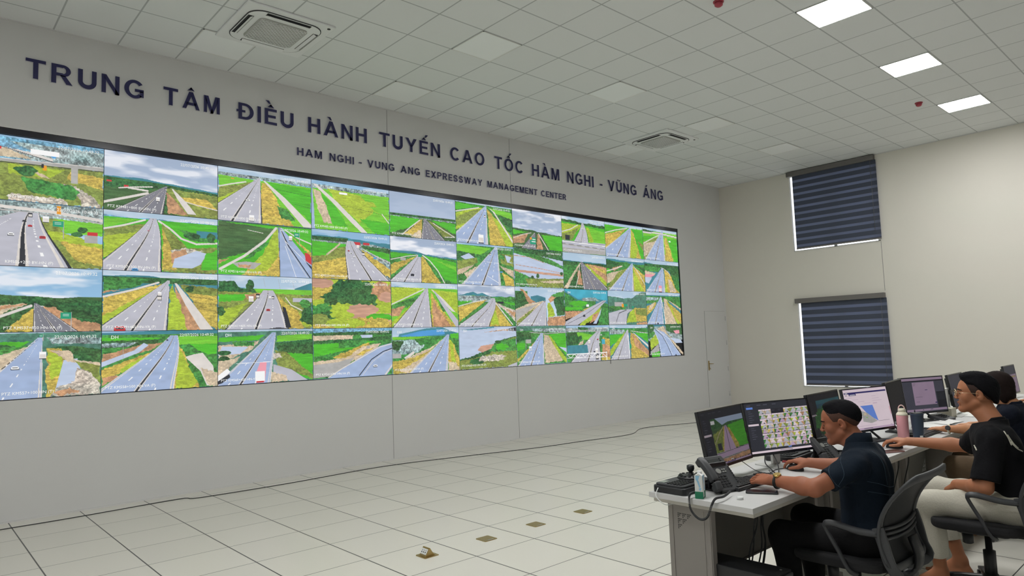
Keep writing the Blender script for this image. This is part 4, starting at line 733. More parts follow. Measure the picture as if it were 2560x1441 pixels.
# milk carton
t = at('milk_carton', 2.645, -6.405, DT, 20, 'small white, blue and green milk carton beside the desk phone', 'carton')
M_['milk'] = mat('carton_white', (.75, .77, .76), .45); M_['milkg'] = mat('carton_green', srgb(20, 120, 85), .45); M_['milkb'] = mat('carton_blue', srgb(150, 200, 230), .45)
b = BM(); box(b, -.028, .028, -.02, .02, 0, .115)
prism(b, [(-.02, .115), (.02, .115), (.0, .128)], -.028, .028, T((0, 0, 0), (PI/2, 0, PI/2))); mesh_obj('carton_body', b, M_['milk'], t, bevel=.002)
b = BM(); box(b, -.0284, .0284, -.0204, .0204, .001, .036); mesh_obj('green_band', b, M_['milkg'], t)
b = BM()
for q in (((-.02, .115), (.01, .115), (-.005, .085), (-.02, .095)), ((-.012, .09), (.002, .09), (.014, .06), (.004, .055)), ((.0, .052), (.018, .056), (.014, .040), (.004, .042))):
    prism(b, q, .0202, .0206, T((0, 0, 0), (PI/2, 0, 0))); prism(b, [(p[0]*.7, p[1]) for p in q], .0282, .0286, T((0, 0, 0), (PI/2, 0, -PI/2)))
mesh_obj('blue_print', b, M_['milkb'], t)
b = BM(); box(b, -.022, -.004, -.0208, -.0202, .01, .08); box(b, .006, .02, -.0208, -.0202, .062, .09); mesh_obj('text_panel', b, M_['white_paper'], t)
mesh_obj('cap', lathe(BM(), [(.012, .118), (.012, .132), (.009, .134)], 16, T((.008, 0, 0))), M_['white'], t)
o = mesh_obj('bottle_cap', lathe(BM(), [(.016, 0), (.017, .012), (.013, .014)], 18, T((2.735, -6.575, DT))), M_['milk']); tag(o, 'small white round cap on the desk below the phone', 'cap')

def keyboard(x, y, yaw, label):
    t = at('keyboard', x, y, DT, yaw, label, 'keyboard', 'black keyboards'); b = BM(); prism(b, [(-.22, -.07), (.22, -.07), (.22, .07), (-.22, .07)], .002, .02); mesh_obj('case', b, M_['blackpl'], t, bevel=.004)
    b = BM()
    for r_ in range(6):
        n = 15 if r_ < 5 else 10
        for c in range(n):
            w = .0155 if n == 15 else .024; x_ = -.205+c*(.0188 if n == 15 else .027); prism(b, [(-w/2, -.0078), (w/2, -.0078), (w/2*.85, .007), (-w/2*.85, .007)], .02, .027, T((x_+w/2, .05-r_*.0205, 0)))
        for c in range(4 if r_ < 5 else 0): prism(b, [(-.0078, -.0078), (.0078, -.0078), (.0065, .007), (-.0065, .007)], .02, .027, T((.125+.022+c*.0188, .05-r_*.0205, 0)))
    mesh_obj('keys', b, M_['blackpl'], t); return t
keyboard(3.10, -6.425, -2, 'black keyboard under the hand wearing the gold watch')
keyboard(5.55, -6.56, 0, 'black keyboard to the right of the navy tumbler')
def mouse(x, y, yaw, label):
    t = at('computer_mouse', x, y, DT, yaw, label, 'mouse', 'black computer mice'); b = BM(); n, m = 14, 8; rows_ = []
    for j in range(m+1):
        ph = j/m*PI/2; rows_.append([b.verts.new((.031*math.cos(2*PI*i/n)*max(math.cos(ph), .001)**.6, .056*math.sin(2*PI*i/n)*max(math.cos(ph), .001)**.6, .004+.033*math.sin(ph)*(1-.25*math.sin(2*PI*i/n)*math.cos(ph)))) for i in range(n)])
    for A_2, B_2 in zip(rows_, rows_[1:]):
        for i in range(n): f = b.faces.new((A_2[i], A_2[(i+1) % n], B_2[(i+1) % n], B_2[i])); f.smooth = True
    b.faces.new(rows_[0][::-1]); mesh_obj('shell', b, M_['blackpl'], t)
    b = BM(); box(b, -.004, .004, .018, .034, .028, .039); mesh_obj('scroll_wheel', b, M_['greypl'], t, bevel=.002); return t
mouse(3.60, -6.45, -10, 'black mouse under the right hand of the man with the gold watch')
mouse(4.745, -6.615, 0, 'black mouse held by the man in glasses')
mouse(5.97, -6.66, 0, 'black mouse under the hand of the woman in navy')
mouse(7.86, -6.68, 0, 'black mouse at the far right under the hand of the person out of frame')

def phone(x, y, yaw, label, case):
    t = at('smartphone', x, y, DT, yaw, label, 'smartphone'); b = BM(); prism(b, rrect(.075, .158, .011), .0005, .009); mesh_obj('body', b, case, t, bevel=.002)
    b = BM(); prism(b, rrect(.069, .152, .009), .009, .0094); mesh_obj('glass', b, M_['bezel'], t)
    return t
phone(2.935, -6.585, 28, 'black smartphone lying face up at the front edge of the near desk', M_['blackpl'])
phone(4.57, -6.655, 60, 'dark smartphone in a pinkish case at the front edge of the second desk', mat('rose_case', (.35, .18, .17), .4))

# pc tower on its side under the first desk
t = at('computer_tower', 2.80, -6.52, 0, 0, 'black computer tower on the floor under the nearest desk', 'computer')
b = BM(); box(b, -.085, .09, -.22, .21, .01, .41); mesh_obj('case', b, M_['blackpl'], t, bevel=.006)
b = BM(); box(b, -.08, .085, -.232, -.2205, .02, .40); mesh_obj('front_panel', b, M_['greypl'], t, bevel=.008)
mesh_obj('power_button', lathe(BM(), [(.006, 0), (.006, .002)], 12, T((.04, -.19, .4105))), M_['steel'], t)

# bottle, tumbler
t = at('water_bottle', 5.285, -6.50, DT, 112, 'pink water bottle with cream cap and loop handle', 'bottle')
M_['pink'] = mat('bottle_pink', srgb(222, 160, 165), .45); M_['cream'] = mat('bottle_cream', srgb(232, 228, 205), .45)
mesh_obj('bottle_body', lathe(BM(), [(.036, 0), (.040, .006), (.040, .165), (.039, .168)], 32), M_['pink'], t)
mesh_obj('shoulder', lathe(BM(), [(.040, .168), (.0395, .175), (.032, .188), (.024, .193)], 32), M_['cream'], t)
mesh_obj('cap', lathe(BM(), [(.024, .193), (.024, .215), (.02, .218)], 28), M_['cream'], t)
mesh_obj('loop_handle', tube(BM(), [(.021*math.cos(a), 0, .212+.032*math.sin(a)) for a in [PI*i/12 for i in range(13)]], .0042, 8), mat('loop', srgb(225, 190, 185), .45), t)
t = at('tumbler', 5.245, -6.615, DT, 0, 'dark navy tumbler with a lid, right of the pink bottle', 'tumbler')
M_['navyc'] = mat('tumbler_navy', srgb(38, 56, 78), .45)
mesh_obj('cup', lathe(BM(), [(.032, 0), (.034, .004), (.044, .18), (.046, .182), (.046, .19)], 32), M_['navyc'], t)
mesh_obj('lid', lathe(BM(), [(.043, .19), (.041, .196), (.03, .198)], 28), M_['blackpl'], t)
mesh_obj('straw', tube(BM(), [(.01, .015, .19), (.01, .015, .215)], .004, 8), M_['blackpl'], t)
b = BM(); box(b, -.011, .011, -.0372, -.0366, .012, .034, T((0, 0, 0), (.05, 0, -.75))); mesh_obj('sticker', b, M_['white_paper'], t)
# white carton box behind the bottle
t = tag(mesh_obj('paper_box', box(BM(), 5.375, 5.425, -6.485, -6.44, DT, DT+.20), M_['white_paper'], bevel=.002), 'white upright paper box just behind the pink bottle', 'box')
t = tag(mesh_obj('snack_packet', prism(BM(), [(-.05, -.03), (.04, -.035), (.05, .03), (-.045, .035)], DT+.001, DT+.014, T((3.82, -6.30, 0), (0, 0, .4))), mat('packet_red', srgb(175, 50, 55), .4, noise=(60, .5)), bevel=.004), 'crumpled red and white packet behind the mouse', 'packet')
t = tag(mesh_obj('storage_box', box(BM(), 6.72, 6.86, -6.44, -6.32, DT, DT+.085), mat('box_beige', srgb(200, 194, 176), .6), bevel=.003), 'beige cardboard box right of the pale dialog monitor', 'box')
def sheet(x, y, yaw, label, sx=.30, sy=.21, dz=0):
    b = BM(); n = 10; g = [[None]*(n+1) for _ in range(n+1)]
    for i in range(n+1):
        for j in range(n+1): g[i][j] = b.verts.new(((i/n-.5)*sx, (j/n-.5)*sy, .002+dz+.012*max(0, math.sin(i*.55+j*.3+x))*(i/n)))
    for i in range(n):
        for j in range(n): b.faces.new((g[i][j], g[i+1][j], g[i+1][j+1], g[i][j+1])).smooth = True
    o = mesh_obj('paper_sheet', b, M_['white_paper']); o.location = (x, y, DT); o.rotation_euler = (0, 0, R(yaw)); tag(o, label, 'paper', 'loose papers'); md = o.modifiers.new('s', 'SOLIDIFY'); md.thickness = .001
sheet(6.05, -6.46, 8, 'curled white paper sheet under the pale dialog monitor, nearest')
sheet(6.36, -6.47, -6, 'white paper sheet behind the nearest curled sheet', dz=.004)
sheet(7.05, -6.50, -12, 'white paper beside the chin of the man in glasses', dz=.002)
sheet(8.75, -6.50, 20, 'far white paper near the right edge of the photo', dz=.002)
t = at('desk_phone', 6.55, -6.40, DT, -12, 'flat black desk phone under the pale dialog monitor', 'telephone', 'black desk phones')
b = BM(); prism(b, rrect(.20, .15, .015), 0, .03, T((0, 0, .005), (.25, 0, 0))); mesh_obj('body', b, M_['greypl'], t, bevel=.004)
b = BM()
for r_ in range(4):
    for c in range(4): prism(b, rrect(.018, .01, .003), .03, .035, T((0, 0, .005), (.25, 0, 0)) @ T((-.02+c*.025, .03-r_*.02, 0)))
mesh_obj('keypad', b, M_['blackpl'], t)

# cables
z = DT+.004
cable([(3.30, -6.27, .83), (3.36, -6.33, .77), (3.42, -6.38, z), (3.55, -6.36, z), (3.66, -6.42, z), (3.60, -6.40, z)], .0022, 'thin black mouse cable looping below the thumbnail monitor')
cable([(3.10, -6.26, .84), (3.06, -6.33, .76), (3.22, -6.36, z), (3.38, -6.41, z)], .0035, 'black cable running right from under the leftmost monitor')
cable([(3.13, -6.26, .83), (3.13, -6.31, .77), (3.27, -6.34, z), (3.40, -6.40, z)], .003, 'second black cable beside the first under the leftmost monitor')
cable([(3.55, -6.29, .84), (3.47, -6.33, .80), (3.43, -6.38, .78), (3.43, -6.41, z)], .0035, 'black cable dropping from the thumbnail monitor, left strand')
cable([(3.62, -6.30, .84), (3.56, -6.36, .79), (3.47, -6.41, z), (3.42, -6.41, z)], .0035, 'black cable dropping from the thumbnail monitor, right strand')
cable([(3.36, -6.47, z), (3.34, -6.43, .775), (3.38, -6.40, .78), (3.43, -6.41, z)], .0018, 'thin curl of black cable above the keyboard')
cable([(4.33, -6.44, .77), (4.22, -6.36, .775), (4.10, -6.34, .77), (3.98, -6.38, z), (4.06, -6.42, z), (4.18, -6.37, z)], .006, 'thick looped black cord behind the right hand')
cable([(4.745, -6.55, z), (4.66, -6.50, z), (4.80, -6.42, z), (5.0, -6.35, z)], .0022, 'mouse cable of the man in glasses')
cable([(4.95, -6.30, .84), (4.88, -6.33, .78), (4.76, -6.30, z), (4.60, -6.35, z)], .003, 'black cable under the white web page monitor')
cable([(5.97, -6.60, z), (5.92, -6.52, z), (5.80, -6.42, z), (5.9, -6.36, z)], .0022, 'mouse cable beside the loose papers')
cable([(5.42, -6.42, z), (5.40, -6.47, z), (5.50, -6.50, z), (5.60, -6.46, z), (5.7, -6.49, z), (5.85, -6.42, z)], .003, 'black cable snaking behind the navy tumbler')
for i, (xs, lab) in enumerate((((2.99, 3.02, 2.96, 2.98, 2.95), 'thinnest hanging black cable, leftmost below the near desk'), ((3.03, 2.99, 3.00, 2.97, 3.0), 'hanging black cable crossing the leftmost one below the near desk'), ((3.07, 3.06, 3.09, 3.04, 3.05), 'hanging black cable, third below the near desk'), ((3.10, 3.08, 3.13, 3.10, 3.11), 'thickest hanging black cable below the near desk'))):
    cable([(xs[0], -6.52, .70), (xs[1], -6.5, .56), (xs[2], -6.48, .42), (xs[3], -6.46, .26), (xs[4], -6.40, .03)], .006 if i == 3 else .004, lab, group='cables hanging under the desk')
for i, (x, lab) in enumerate(((4.85, 'black cable hanging under the second desk, left one'), (5.05, 'black cable hanging under the second desk, right one'))):
    cable([(x, -6.6, .70), (x+.05, -6.58, .6), (x+.02, -6.55, .45), (x+.1, -6.5, .3), (x+.12, -6.45, .02)], .004, lab, group='cables hanging under the desk')
cable([(2.61, -6.17, .775), (2.575, -6.18, .74), (2.59, -6.22, .70), (2.66, -6.23, .69)], .0025, 'pale wire curling under the near desk corner', m='white')

# floor items
b = BM(); fp = [(-4.5, -.37), (-2, -.36), (.05, -.33), (.9, -.345), (1.9, -.30), (2.1, -.42), (3.1, -.47), (4.4, -.42), (5.6, -.68), (6.7, -.98), (7.6, -1.1), (8.6, -1.25), (9.4, -.95), (10.5, -1.3), (12.2, -1.9)]
tube(b, smooth_path([(x, y, .005) for x, y in fp], 6), .0045, 6); tag(mesh_obj('floor_cable', b, M_['blackpl']), 'long thin black cable lying along the floor by the wall', 'cable')
def flush(x, y, label):
    t = at('floor_box', x, y, 0, 0, label, 'floor socket', 'closed brass floor boxes'); mesh_obj('lid', prism(BM(), rrect(.13, .13, .012), 0, .004), M_['brass'], t, bevel=.001)
    mesh_obj('latch', box(BM(), -.03, .03, -.055, -.045, .004, .0055), M_['steel'], t); return t
flush(3.166, -4.045, 'closed square brass floor box, nearest to the raised one'); flush(3.727, -4.04, 'closed square brass floor box, middle of the three'); flush(4.318, -4.055, 'closed square brass floor box, farthest from the raised one')
t = at('floor_outlet', 2.592, -4.035, 0, 0, 'open pop-up brass floor outlet with white sockets', 'floor socket')
b = BM(); prism(b, rrect(.13, .13, .012), 0, .005); mesh_obj('plate', b, M_['brass'], t, bevel=.001)
b = BM(); prism(b, [(-.045, .005), (.045, .005), (.03, .012), (-.002, .062), (-.008, .062)], -.042, .042, T((0, 0, 0), (PI/2, 0, 0))); mesh_obj('raised_body', b, M_['brass'], t, bevel=.002)
Mo = T((-.026, 0, .034), (0, R(-55), 0)) if True else None
b = BM(); box(b, -.022, .022, -.036, .036, -.003, .005, Mo); s_ = mesh_obj('socket_face', b, M_['milk'], t, bevel=.002)
b = BM()
for yy in (-.022, .0, .022): box(b, -.010, -.002, yy-.005, yy+.005, .005, .006, Mo); box(b, .004, .012, yy-.002, yy+.002, .005, .006, Mo)
mesh_obj('socket_holes', b, M_['dark'], s_)
# ---------------------------------------------------------------- organic surfaces: smooth-blended shapes meshed as one skin
class Blob:
    def __init__(s): s.p = []; s.cuts = []; s.noise = None
    def cap(s, a, b, ra, rb=None, k=.02, sub=False):
        s.p.append(('c', np.array(a, float), np.array(b, float), ra, ra if rb is None else rb, k, sub)); return s
    def ell(s, c, r, rot=None, k=.02, sub=False):
        s.p.append(('e', np.array(c, float), np.array(r, float), np.eye(3) if rot is None else np.array(rot), None, k, sub)); return s
    def cut(s, p, n, k=.004): s.cuts.append((np.array(p, float), np.array(n, float)/np.linalg.norm(n), k)); return s   # keep side n points away from
    def sleeve(s, a, b, ra, rb, hole, k=.02): s.p.append(('s', np.array(a, float), np.array(b, float), ra, rb, k, False, hole)); return s
    @staticmethod
    def d1(q, P):
        if q[0] == 's':
            _, a, b, ra, rb, _k, _s, hole = q; L = np.linalg.norm(b-a); n = (b-a)/L; pl = P-a; h = pl@n; rad = np.linalg.norm(pl-h[..., None]*n, axis=-1); t = np.clip(h/L, 0, 1)
            d = np.maximum(np.linalg.norm(pl-(t*L)[..., None]*n, axis=-1)-(ra+(rb-ra)*t), h-L)
            return d
        if q[0] == 'c':
            _, a, b, ra, rb = q[:5]; ab = b-a; t = np.clip(((P-a)@ab)/max(ab@ab, 1e-9), 0, 1)
            return np.linalg.norm(P-a-t[..., None]*ab, axis=-1)-(ra+(rb-ra)*t)
        L_ = (P-q[1])@q[3]; k0 = np.linalg.norm(L_/q[2], axis=-1); k1 = np.linalg.norm(L_/q[2]**2, axis=-1)
        return k0*(k0-1)/np.maximum(k1, 1e-6)
    @staticmethod
    def bound(q):
        if q[0] in 'cs': return (q[1]+q[2])/2, np.linalg.norm(q[2]-q[1])/2+max(q[3], q[4])
        return q[1], max(q[2])
    @staticmethod
    def comb(d, e, k, sub):
        if sub: e = -e; h = np.clip(.5-.5*(d-e)/k, 0, 1); return d*(1-h)+e*h+k*h*(1-h)
        h = np.clip(.5+.5*(d-e)/k, 0, 1); return d*(1-h)+e*h-k*h*(1-h)
    def post(s, d, P):
        if s.noise is not None: d = d+s.noise(P)
        for p, n, k in s.cuts:
            e = (P-p)@n; h = np.clip(.5-.5*(d-e)/k, 0, 1); d = d*(1-h)+e*h+k*h*(1-h)
        return d
    def field(s, P):
        d = np.full(P.shape[:-1], 1.0)
        for q in s.p: d = s.comb(d, s.d1(q, P), q[5], q[6])
        return s.post(d, P)
    def build(s, name, res, mats, parent=None, regions=()):
        B = 8; lo = np.min([s.bound(q)[0]-s.bound(q)[1] for q in s.p], 0)-.02; hi = np.max([s.bound(q)[0]+s.bound(q)[1] for q in s.p], 0)+.02
        nb = np.ceil((hi-lo)/(res*B)).astype(int)
        G = np.stack(np.meshgrid(*[np.arange(n) for n in nb], indexing='ij'), -1).reshape(-1, 3)
        Cc = lo+(G+.5)*res*B; half = res*B*.8660
        d = s.field(Cc); act = G[np.abs(d) < half*1.25+.012]; Ca = lo+(act+.5)*res*B
        ii = np.stack(np.meshgrid(*[np.arange(B+1)]*3, indexing='ij'), -1)
        P = lo+(act[:, None, None, None, :]*B+ii[None])*res
        V = np.full(P.shape[:-1], 1.0)
        for q in s.p:
            c, r = s.bound(q); m = np.linalg.norm(Ca-c, axis=1) < r+half+.05
            if m.any(): V[m] = s.comb(V[m], s.d1(q, P[m]), q[5], q[6])
        V = s.post(V, P)
        sg = V < 0
        c8 = [sg[:, i:i+B, j:j+B, k:k+B] for i in (0, 1) for j in (0, 1) for k in (0, 1)]
        cnt = sum(c.astype(np.int8) for c in c8); b_, i_, j_, k_ = np.nonzero((cnt > 0) & (cnt < 8))
        cell = act[b_]*B+np.stack([i_, j_, k_], -1); N = (nb+1)*B+2
        key = (cell[:, 0]*N[1]+cell[:, 1])*N[2]+cell[:, 2]
        def val(o): return V[b_, i_+o[0], j_+o[1], k_+o[2]]
        acc = np.zeros((len(key), 3)); w = np.zeros(len(key))
        offs = [(i, j, k) for i in (0, 1) for j in (0, 1) for k in (0, 1)]
        for o in offs:
            for a in range(3):
                if o[a]: continue
                o2 = list(o); o2[a] = 1; v0, v1 = val(o), val(o2); m = (v0 < 0) != (v1 < 0)
                t = np.where(m, v0/np.where(m, v0-v1, 1), 0); pt = np.array(o, float)[None]+t[:, None]*np.eye(3)[a][None]
                acc += pt*m[:, None]; w += m
        X = lo+(cell+acc/w[:, None])*res
        order = np.argsort(key); ks = key[order]
        def look(kk): return order[np.minimum(np.searchsorted(ks, kk), len(ks)-1)]
        quads = []; st = [N[1]*N[2], N[2], 1]
        v0 = val((0, 0, 0))
        for a in range(3):
            o = [0, 0, 0]; o[a] = 1; v1 = val(o); m = (v0 < 0) != (v1 < 0); kk = key[m]; bb, cc = (a+1) % 3, (a+2) % 3
            idx = [look(kk), look(kk-st[bb]), look(kk-st[bb]-st[cc]), look(kk-st[cc])]
            ok = (ks[np.searchsorted(ks, np.minimum(kk-st[bb]-st[cc], ks[-1]))] == kk-st[bb]-st[cc])
            Q = np.stack(idx, -1); fl = (v0[m] < 0); Q = np.where(fl[:, None], Q, Q[:, ::-1]); quads.append(Q[ok])
        Q = np.concatenate(quads)
        # light smoothing
        for _ in range(2):
            S_ = np.zeros_like(X); c_ = np.zeros(len(X))
            for x_, y_ in ((0, 1), (1, 2), (2, 3), (3, 0)):
                np.add.at(S_, Q[:, x_], X[Q[:, y_]]); np.add.at(S_, Q[:, y_], X[Q[:, x_]]); np.add.at(c_, Q[:, x_], 1); np.add.at(c_, Q[:, y_], 1)
            X = X*.6+.4*S_/np.maximum(c_, 1)[:, None]
        me = bpy.data.meshes.new(name); me.vertices.add(len(X)); me.vertices.foreach_set('co', X.ravel().astype(np.float32))
        me.loops.add(Q.size); me.loops.foreach_set('vertex_index', Q.ravel().astype(np.int32))
        me.polygons.add(len(Q)); me.polygons.foreach_set('loop_start', np.arange(0, Q.size, 4, dtype=np.int32)); me.polygons.foreach_set('loop_total', np.full(len(Q), 4, np.int32))
        me.polygons.foreach_set('use_smooth', np.ones(len(Q), bool))
        for m_ in mats: me.materials.append(m_)
        if regions:
            ctr = X[Q].mean(1); mi = np.zeros(len(Q), np.int32)
            for k_i, fn in regions: mi[fn(ctr)] = k_i
            me.polygons.foreach_set('material_index', mi)
        me.update(calc_edges=True); me.validate()
        o = bpy.data.objects.new(name, me); COL.objects.link(o)
        if parent is not None: o.parent = parent; o.matrix_parent_inverse = Matrix.Translation(-parent.location)
        return o
def nz(*a): v = np.array(a, float); return v/np.linalg.norm(v)
def frame(fwd, up):
    """columns: right, forward, up"""
    f = nz(*fwd); r_ = np.cross(f, up); r_ /= np.linalg.norm(r_); return np.stack([r_, f, np.cross(r_, f)], 1)
def folds(amp, f, seed):
    g = np.random.default_rng(seed); K = g.normal(size=(7, 3))*f; ph = g.random(7)*6.28
    return lambda P: amp*sum(np.sin(P@K[i]+ph[i]+1.5*np.sin(P@K[(i+3) % 7]*.5)) for i in range(7))/2.6

def add_head(B, c, F, s=1.0, female=False):
    W_ = lambda x, y, z: np.array(c)+F@(np.array([x, y, z])*s)
    E3 = lambda p, r, k=.015, sub=False, rot=None: B.ell(W_(*p), np.array(r)*s, F if rot is None else F@rot, k*s, sub)
    C3 = lambda p, q, ra, rb, k=.012, sub=False: B.cap(W_(*p), W_(*q), ra*s, rb*s, k*s, sub)
    E3((0, -.015, .035), (.076, .096, .083)); E3((0, .045, .028), (.062, .046, .058), .02)
    E3((0, .032, -.035), (.060, .056, .072), .02)
    for sd in (1, -1):
        C3((sd*.050, .0, -.052), (sd*.012, .066, -.098), .020, .017, .02)
        E3((sd*.042, .056, -.022), (.024, .026, .028), .015)
    E3((0, .074, -.096), (.020, .017, .016), .014)
    C3((-.034, .080, .022), (.034, .080, .022), .012, .012, .012)
    for sd in (1, -1): E3((sd*.031, .099, .002), (.016, .013, .010), .012, True)
    for sd in (1, -1): E3((sd*.031, .076, .001), (.0145, .0135, .0115), .003)
    C3((0, .086, .012), (0, .105, -.027), .0065, .0085, .010)
    for sd in (1, -1): E3((sd*.011, .098, -.031), (.0075, .009, .007), .006)
    C3((-.018, .080, -.060), (0, .090, -.058), .0055, .0062, .006); C3((.018, .080, -.060), (0, .090, -.058), .0055, .0062, .006)
    C3((-.014, .082, -.070), (.014, .082, -.070), .0065, .0065, .006)
    C3((-.016, .094, -.065), (.016, .094, -.065), .0016, .0016, .003, True)
    for sd in (1, -1):
        rot = np.array(Matrix.Rotation(R(-12), 3, 'X')); rot = rot@np.array(Matrix.Rotation(R(18*sd), 3, 'Z'))
        E3((sd*.080, -.012, -.004), (.0095, .020, .032), .006, False, rot); E3((sd*.090, -.005, .003), (.011, .0115, .019), .003, True, rot)
        E3((sd*.080, -.001, -.008), (.008, .0055, .008), .003, True, rot)
    return W_
def add_hand(B, w, F, side, curl, thumb=(0, 0, 0), spread=1.0, s=1.0):
    """w wrist, F frame (right, finger direction, back of hand up), side +1 if the thumb lies toward +right"""
    W_ = lambda x, y, z: np.array(w)+F@(np.array([x*side, y, z])*s)
    xs = (.030, .010, -.010, -.029); ln = ((.040, .024, .020), (.044, .028, .021), (.041, .026, .020), (.032, .020, .018)); tips = []
    B.ell(W_(.0, .045, .0), np.array((.038, .046, .014))*s, F, .012)
    for i, x in enumerate(xs):
        kn = (x*1.0, .088-(.004, 0, .003, .011)[i], .004); B.cap(W_(x*.55, .012, .0), W_(*kn), .014*s, .0105*s, .010)
        a = -curl[i][0]; p = np.array(kn); sp = (x*4.0)*spread
        for j in range(3):
            d = np.array([math.sin(sp)*math.cos(a), math.cos(a)*math.cos(sp), math.sin(a)]); q = p+d*ln[i][j]
            r0, r1 = (.0092, .0086, .0078, .0066)[j], (.0086, .0078, .0066)[j] if j < 3 else .006
            B.cap(W_(*p), W_(*q), r0*s, (.0084, .0076, .0064)[j]*s, .003); p = q; a -= curl[i][j+1] if j < 2 else 0
        tips.append(W_(*p))
    t0 = np.array((.022, .018, -.006)); t1 = t0+np.array((.024+thumb[0]*.4, .030, -.012+thumb[2]*.4)); t2 = t1+np.array((.010+thumb[0]*.3, .030+thumb[1], -.004+thumb[2]*.3)); t3 = t2+np.array((-.002, .024, -.004+thumb[2]*.3))
    B.cap(W_(*t0), W_(*t1), .017*s, .0125*s, .010); B.cap(W_(*t1), W_(*t2), .0115*s, .0098*s, .004); B.cap(W_(*t2), W_(*t3), .0098*s, .0078*s, .003)
    return tips
def skin_mat(name, c, c2):
    m = mat(name, c, .55, spec=.35, noise=(14, .09), bump=(260, .25, .0008)); b = m.node_tree.nodes['Principled BSDF']
    b.inputs['Subsurface Weight'].default_value = .08; b.inputs['Subsurface Radius'].default_value = (.012, .005, .003); b.inputs['Subsurface Scale'].default_value = .6
    return m
M_['skin1'] = skin_mat('skin_tan', srgb(162, 102, 76), 0); M_['skin2'] = skin_mat('skin_light_tan', srgb(180, 120, 88), 0); M_['skin3'] = skin_mat('skin_pale', srgb(192, 136, 98), 0)
M_['lip'] = mat('lips', srgb(150, 85, 80), .4); M_['hair'] = mat('hair_black', (.007, .007, .009), .85, spec=.12, bump=(420, .35, .0008)); M_['hairb'] = mat('hair_dark_brown', (.016, .010, .009), .8, spec=.15, bump=(420, .35, .0008))
M_['fade'] = mat('cropped_side_hair', srgb(78, 52, 42), .85, noise=(420, .6)); M_['eye'] = mat('eye_dark', (.02, .015, .012), .15); M_['eyew'] = mat('eye_white', (.6, .57, .54), .2)
M_['shirt1'] = mat('navy_polo_cotton', srgb(17, 29, 42), .9, spec=.25, noise=(500, .25), bump=(60, .5, .004)); M_['shirt2'] = mat('black_cotton', (.006, .006, .008), .9, spec=.25, bump=(60, .5, .004)); M_['shirt3'] = mat('navy_cotton', srgb(16, 22, 36), .9, spec=.25, bump=(60, .5, .004))
M_['piping'] = mat('navy_piping', srgb(48, 68, 84), .7); M_['trou1'] = mat('black_trousers', (.006, .006, .007), .9, spec=.25, bump=(70, .5, .004)); M_['jeans'] = mat('light_grey_denim', srgb(202, 198, 184), .85, noise=(160, .12), bump=(90, .5, .003))
M_['khaki'] = mat('khaki_cotton', srgb(96, 78, 58), .85, noise=(60, .12)); M_['gold'] = mat('watch_gold', (.75, .52, .18), .25, .95); M_['strap'] = mat('watch_strap', (.02, .02, .02), .5)

